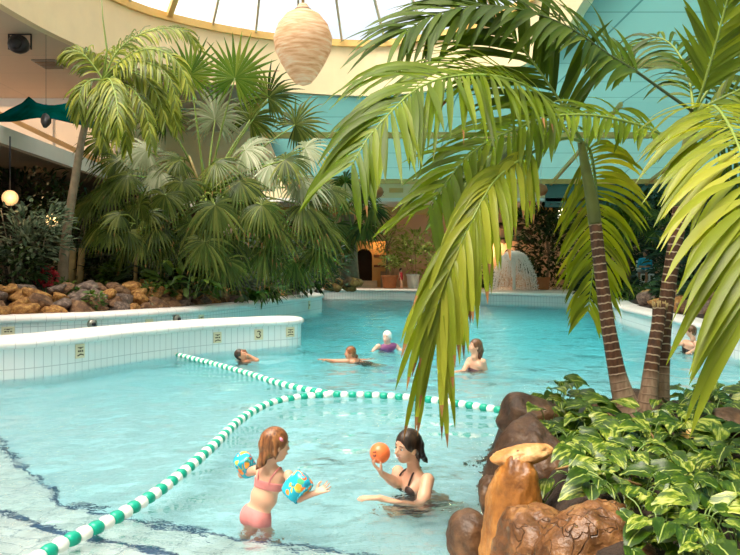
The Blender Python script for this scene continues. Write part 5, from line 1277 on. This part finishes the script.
hair_cap(hc, Mh, sc, [([(0,-.07,.05), (0,-.085,0), (-.005,-.075,-.06), (-.005,-.075,-.10)], [.045, .042, .036, .022]), ([(-.03,-.075,-.07), (-.04,-.09,-.12), (-.05,-.10,-.165), (-.045,-.115,-.185)], [.026, .02, .014, .004]), ([(.03,-.08,-.07), (.03,-.09,-.12), (.03,-.095,-.15)], [.026, .018, .005]), ([(.06,-.03,.0), (.064,-.02,-.05), (.062,-.015,-.09)], [.024, .018, .005]), ([(0,-.09,-.09), (0,-.10,-.14), (.01,-.10,-.16)], [.03, .018, .005])], 'hair_copper', root, .006, thick=.02)
mb = MB(); cp = hc+Mh@V((.074, .01, .055))*sc; mb.tube([cp+V((-.010, -.006, .01)), cp+V((.0, -.008, -.002)), cp+V((.008, -.004, -.014))], [.007, .011, .007], 8); mb.build('hair_clip', 'hair_clip', root)
# bikini
tor = SDF(); tor.p = [p for p in B_.p if p[0] == 'e' and (p[1]-chest).length < 1e-5 or p[0] == 'e' and (p[1]-waist).length < 1e-5 or p[0] == 'e' and (p[1]-(sR+sL)/2).length < .03]
sdf_obj(tor, .005, 'bikini_top', 'swim_pink', root, region=slab(chest, up, -.055, .002), grow=.006)
bot = SDF(); bot.p = [p for p in B_.p if (p[0] == 'e' and ((p[1]-pel).length < .08)) or (p[0] == 'c' and any((p[1]-h_).length < 1e-5 for h_ in hips))]
sdf_obj(bot, .005, 'bikini_bottom', 'swim_pink', root, region=slab(pel, up, -.085, .05), grow=.0035)
for sx in (-1, 1):
    a = chest+Mt@V((sx*.045, -.073, .0)); b = chest+Mt@V((sx*.055, -.062, .045)); c = (sR if sx > 0 else sL).lerp(neck, .45)+V((0, 0, .022)); d = chest+Mt@V((sx*.05, .06, .04))
    mb = MB(); mb.tube(spline([a, b, c, d], 5), .0055, 6); mb.build('bikini_strap', 'swim_pink', root)
rebase(root)
def armband(a, b, w, h, ln, lab, side):
    """flattened inflated cuff round the arm a-b"""
    a, b = V(a), V(b); c = (a+b)/2; d = (b-a).normalized(); rt = empty('armband', c, 0, lab, 'armband', 'inflated armbands on the girl')
    sd = V(side); sd = (sd-d*sd.dot(d)).normalized(); u_ = d.cross(sd)
    for half, m_ in ((0, 'armband_print'), (1, 'armband_blue')):
        mb = MB(); vs = []; n = 28; K_ = 9
        for i in range(K_):
            s_ = -1+2*i/(K_-1); bulge = (1-abs(s_)**3.0)
            for k in range(n):
                th = 2*PI*k/n; cx, sx = math.cos(th), math.sin(th); e_ = .36
                x = math.copysign(abs(cx)**e_, cx)*w*(.90+.10*bulge); y = math.copysign(abs(sx)**e_, sx)*h*(.5+.5*bulge)
                lo_ = s_*ln/2
                if half: lo_ = lo_*.0+(s_*.035*ln)
                vs.append(d*(lo_)+sd*x*(1.0 if not half else 1.02)+u_*y*(1.0 if not half else .18))
        fs = [(i*n+k, i*n+(k+1) % n, (i+1)*n+(k+1) % n, (i+1)*n+k) for i in range(K_-1) for k in range(n)]
        fs += [tuple(range(n-1, -1, -1)), tuple((K_-1)*n+k for k in range(n))]
        if half:
            mb = MB()
            for s_ in (-1, 1):
                ring_p = [d*(s_*ln*.5)+sd*w*.90*math.cos(2*PI*k/24)+u_*h*.5*math.sin(2*PI*k/24) for k in range(25)]; mb.tube(ring_p, .006, 6)
            mb.build('seam', 'armband_blue', rt)
            mb = MB(); p0 = u_*h*.98*(1 if u_.y < 0 else -1); mb.tube([p0*.9, p0*1.12], [.012, .009], 10); mb.build('valve', 'armband_blue', rt)
        else: mb.add(vs, fs); mb.build('cuff', m_ if lab.startswith('right') or 'nearer' in lab else m_, rt)
    return rt
armband(W(290, 478, 5.08), W(305, 495, 5.0), .088, .070, .135, 'nearer inflated blue armband with red and orange blobs on the girl reaching arm', (.75, .0, .66))
armband(W(251, 469.5, 5.30), W(240, 460.5, 5.44), .078, .064, .12, 'farther inflated blue armband on the girl other arm, left of her head', (.5, .1, -.8))

# ---------- swimmers further out ----------
def swimmer(px, py, d, fwd_, up_, label, hair, skin, suit=None, pose=None, hs=1.0, sh=None, strands=(), h=.011, body_dir=(0, .3, -1), suit_low=-.5):
    hc = W(px, py, d); M = frame(fwd_, up_); u_ = V(up_).normalized(); root = empty('person', V((hc.x, hc.y, 0)), 0, label, 'person')
    B = SDF(); q = head(B, hc, M, hs, k=.014)
    nk = hc+M@V((0, -.02, -.155))*hs; B.chain([hc+M@V((0, -.015, -.06))*hs, nk], [.05*hs, .055*hs], .03)
    rt_ = M@V((1, 0, 0)); rt_.z *= .3; rt_.normalize()
    if sh: s1, s2 = W(*sh[0]), W(*sh[1])
    else: s1, s2 = nk+rt_*.17-V((0, 0, .06)), nk-rt_*.17-V((0, 0, .06))
    mid = (s1+s2)/2; bd = V(body_dir).normalized(); axs = (s1-s2).normalized(); fr2 = axs.cross(-bd).normalized(); Mt = Matrix((axs, fr2, -bd)).transposed()
    B.ell(mid+bd*.02, ((s1-s2).length*.5, .085, .07), Mt, .05)
    ch, wa, pe = mid+bd*.14, mid+bd*.32, mid+bd*.48
    B.ell(ch, (.15, .10, .14), Mt, .06); B.ell(wa, (.125, .095, .13), Mt, .06); B.ell(pe, (.16, .12, .12), Mt, .06)
    for s0, arm in zip((s1, s2), pose):
        e, w_ = W(*arm[0]), W(*arm[1]); B.chain([s0, e], [.052, .040], .03); B.chain([e, w_], [.040, .026], .02); dd = (w_-e).normalized(); hand(B, w_, dd, (0, 0, -1) if abs(dd.z) < .7 else (0, -1, 0), (0, -1, .1), .17, .3, .2)
    for sx in (-1, 1):
        hp = pe+Mt@V((sx*.09, 0, 0)); kn = hp+bd*.38+V((0, .1, 0)); an = kn+bd*.38+V((0, .12, 0)); B.chain([hp, kn, an], [.085, .058, .04], .04)
    sdf_obj(B, h, 'body', skin, root); face_parts(root, q, M, hs)
    hair_cap(hc, M, hs, list(strands), hair, root, .010, thick=.016)
    if suit:
        S_ = SDF(); S_.p = [p for p in B.p if p[0] == 'e' and any((p[1]-c_).length < 1e-5 for c_ in (ch, wa, pe, mid+bd*.02))]
        sdf_obj(S_, .012, 'swimsuit', suit, root, region=slab(mid, bd, suit_low, .58), grow=.010)
    rebase(root); return root
swimmer(241, 355, 14.4, (.62, -.35, .55), (-.6, 0, .75), 'swimmer by the divider wall rubbing the face with one hand, dark hair', 'hair_dark', 'skin_warm', 'swim_dark', [((257, 360.5, 14.2), (249, 355.5, 14.2)), ((252, 362, 14.6), (246, 353, 14.4))], sh=((246, 363, 14.3), (238, 364, 14.6)), suit_low=.06)
swimmer(350, 353, 14.2, (-.96, -.25, .02), (0, 0, 1), 'swimmer with auburn hair tied back, both arms stretched along the water', 'hair_copper', 'skin_warm', 'swim_dark', [((333, 361.5, 14.0), (325, 360, 13.9)), ((364, 361, 14.5), (371, 360, 14.7))], sh=((347, 361.5, 14.0), (357, 361, 14.4)), strands=[([(0,-.09,-.03), (0,-.12,-.06), (0,-.12,-.09)], [.03, .03, .02])], body_dir=(.5, .3, -.8), suit_low=.08)
swimmer(387, 337.5, 16.2, (-.45, -.88, -.05), (0, 0, 1), 'elderly woman with short white hair in a purple swimsuit standing chest-deep', 'hair_white', 'skin_pale', 'swim_purple', [((374, 350, 16.1), (372, 352.5, 15.9)), ((400, 350, 16.3), (403, 352.5, 16.1))], sh=((378.5, 346, 16.1), (396, 346, 16.3)), hs=1.12, suit_low=-.07)
swimmer(475, 346.5, 13.1, (-.90, -.32, .16), (.12, 0, .98), 'woman with long wet brown hair in a maroon bikini right of the hanging frond', 'hair_brown', 'skin_fair', 'swim_maroon', [((463, 372, 13.0), (456, 372, 12.8)), ((486, 372, 13.1), (484, 377, 13.0))], sh=((469, 361, 13.3), (483, 361.5, 13.0)), hs=1.08, strands=[([(0,-.08,.02), (0,-.11,-.05), (0,-.11,-.13), (0,-.12,-.2)], [.05, .05, .04, .015]), ([(.04,-.07,-.02), (.045,-.08,-.1), (.04,-.1,-.18)], [.03, .03, .01])], suit_low=.10)
swimmer(691, 331.5, 15.9, (-.85, .4, -.1), (0, 0, 1), 'swimmer with curly brown hair seen from behind beside the right pool wall', 'hair_brown', 'skin_fair', 'swim_dark', [((682, 344, 16.0), (675, 346, 16.2)), ((697, 349, 15.7), (690, 352, 15.5))], sh=((684, 343, 16.1), (696, 343.5, 15.8)), suit_low=.1)

# ---------- lifeguard on the high chair ----------
DL = 31.5
sz = 1.47; lx = W(645, 0, DL).x
ch = empty('lifeguard_chair', (lx, DL, .75), 0, 'white-painted high lifeguard chair above the ferns on the right bank', 'chair')
mb = MB(); mb.box((-.27, -.25, sz-.75-.06), (.27, .25, sz-.75)); mb.build('seat', 'white_paint', ch, smooth=False)
mb = MB()
for k in range(3): mb.box((-.27, .23, sz-.75+.12+.16*k), (.27, .26, sz-.75+.22+.16*k))
mb.build('backrest', 'white_paint', ch, smooth=False)
for sx in (-1, 1):
    for sy in (-1, 1):
        mb = MB(); mb.beam((sx*.25, sy*.23, sz-.76), (sx*.38, sy*.42, -.3), .06, .06, up=V((0, 1, 0))); mb.build('leg', 'white_paint', ch, smooth=False)
    mb = MB(); mb.beam((sx*.27, -.25, sz-.75+.22), (sx*.27, .25, sz-.75+.22), .05, .04); mb.build('armrest', 'white_paint', ch, smooth=False)
for z in (.1, .4): 
    mb = MB(); mb.beam((-.34, -.35, z), (.34, -.35, z), .05, .05); mb.build('rung', 'white_paint', ch, smooth=False)
root = empty('person', (lx, DL-.1, sz), 0, 'lifeguard in a teal shirt sitting on the white high chair looking left', 'person')
B = SDF(); Mh = frame((-.75, -.6, -.05), (0, 0, 1)); hc = V((lx+.0, DL-.02, sz+.80)); q = head(B, hc, Mh, 1.05)
Mt = frame((-.5, -.85, 0), (0, 0, 1)); nk = hc-V((0, 0, .15)); B.chain([hc-V((0, 0, .06)), nk], [.05, .055], .03)
mid = nk-V((0, 0, .07)); B.ell(mid, (.20, .09, .07), Mt, .05); B.ell(mid-V((0, 0, .18)), (.17, .12, .16), Mt, .06); B.ell(mid-V((0, 0, .40)), (.16, .12, .14), Mt, .06); pe = mid-V((0, 0, .50)); B.ell(pe, (.17, .13, .10), Mt, .05)
TS = list(B.p)[-4:]; slv = []
for sx in (-1, 1):
    s0 = mid+Mt@V((sx*.19, 0, -.02)); e = s0+Mt@V((sx*.05, .08, -.26)); w_ = mid+Mt@V((-sx*.02, .26, -.30)); B.chain([s0, e], [.055, .045], .03); slv.append(B.p[-1]); B.chain([e, w_], [.042, .028], .02); hand(B, w_, Mt@V((-sx, .3, 0)), (0, 0, -1), Mt@V((0, 1, 0)), .18, .5, .1)
    hp = pe+Mt@V((sx*.10, 0, -.0)); kn = hp+Mt@V((sx*.04, .44, .03)); an = kn+V((-.02, -.02, -.42)); B.chain([hp, kn], [.085, .06], .04); TS.append(B.p[-1]); B.chain([kn, an], [.056, .04], .03); B.chain([an, an+Mt@V((0, .15, -.03))], [.04, .03], .02)
sdf_obj(B, .013, 'body', 'skin_warm', root); face_parts(root, q, Mh, 1.05); hair_cap(hc, Mh, 1.05, [], 'hair_dark', root, .011, thick=.014)
s_ = SDF(); s_.p = TS[:3]+slv; sdf_obj(s_, .013, 'shirt', 'shirt_teal', root, grow=.018, region=slab(mid, (0, 0, -1), -.06, .50))
s_ = SDF(); s_.p = [TS[3]]+TS[4:]; sdf_obj(s_, .013, 'shorts', 'shorts_grey', root, grow=.016)
rebase(root)
# ---------- child by the pots ----------
cx_, cy_ = W(401, 0, 43.4).x, 43.5
root = empty('person', (cx_, cy_, .56), 0, 'small child in red walking between the terracotta pot and the white pot', 'person')
B = SDF(); hc = V((cx_, cy_, .56+1.02)); Mh = frame((.8, -.6, 0)); q = head(B, hc, Mh, .95, child=True); Mt = frame((.7, -.7, 0))
mid = hc-V((0, 0, .17)); B.chain([hc-V((0,0,.05)), mid], [.04, .045], .03); B.ell(mid, (.12, .06, .05), Mt, .04); B.ell(mid-V((0,0,.14)), (.11, .075, .12), Mt, .05); pe = mid-V((0,0,.32)); B.ell(pe, (.11, .08, .09), Mt, .05); tp = list(B.p)[-3:]
for sx in (-1, 1):
    s0 = mid+Mt@V((sx*.12, 0, -.01)); e = s0+Mt@V((sx*.03, .03, -.17)); w_ = e+Mt@V((0, .08, -.13)); B.chain([s0, e, w_], [.035, .03, .02], .02); hand(B, w_, (0, 0, -1), Mt@V((-sx, 0, 0)), Mt@V((0, 1, 0)), .12, .3, .1)
    hp = pe+Mt@V((sx*.055, 0, 0)); kn = hp+Mt@V((0, sx*.09+.03, -.25)); an = V((kn.x, kn.y+.03, .60)); B.chain([hp, kn, an], [.06, .045, .03], .03); B.chain([an, an+Mt@V((0, .09, -.01))], [.03, .025], .02)
sdf_obj(B, .013, 'body', 'skin_fair', root); face_parts(root, q, Mh, .95); hair_cap(hc, Mh, .95, [], 'hair_dark', root, .011)
s_ = SDF(); s_.p = tp; sdf_obj(s_, .012, 'red_swimsuit', 'red_cloth', root, grow=.016); rebase(root)
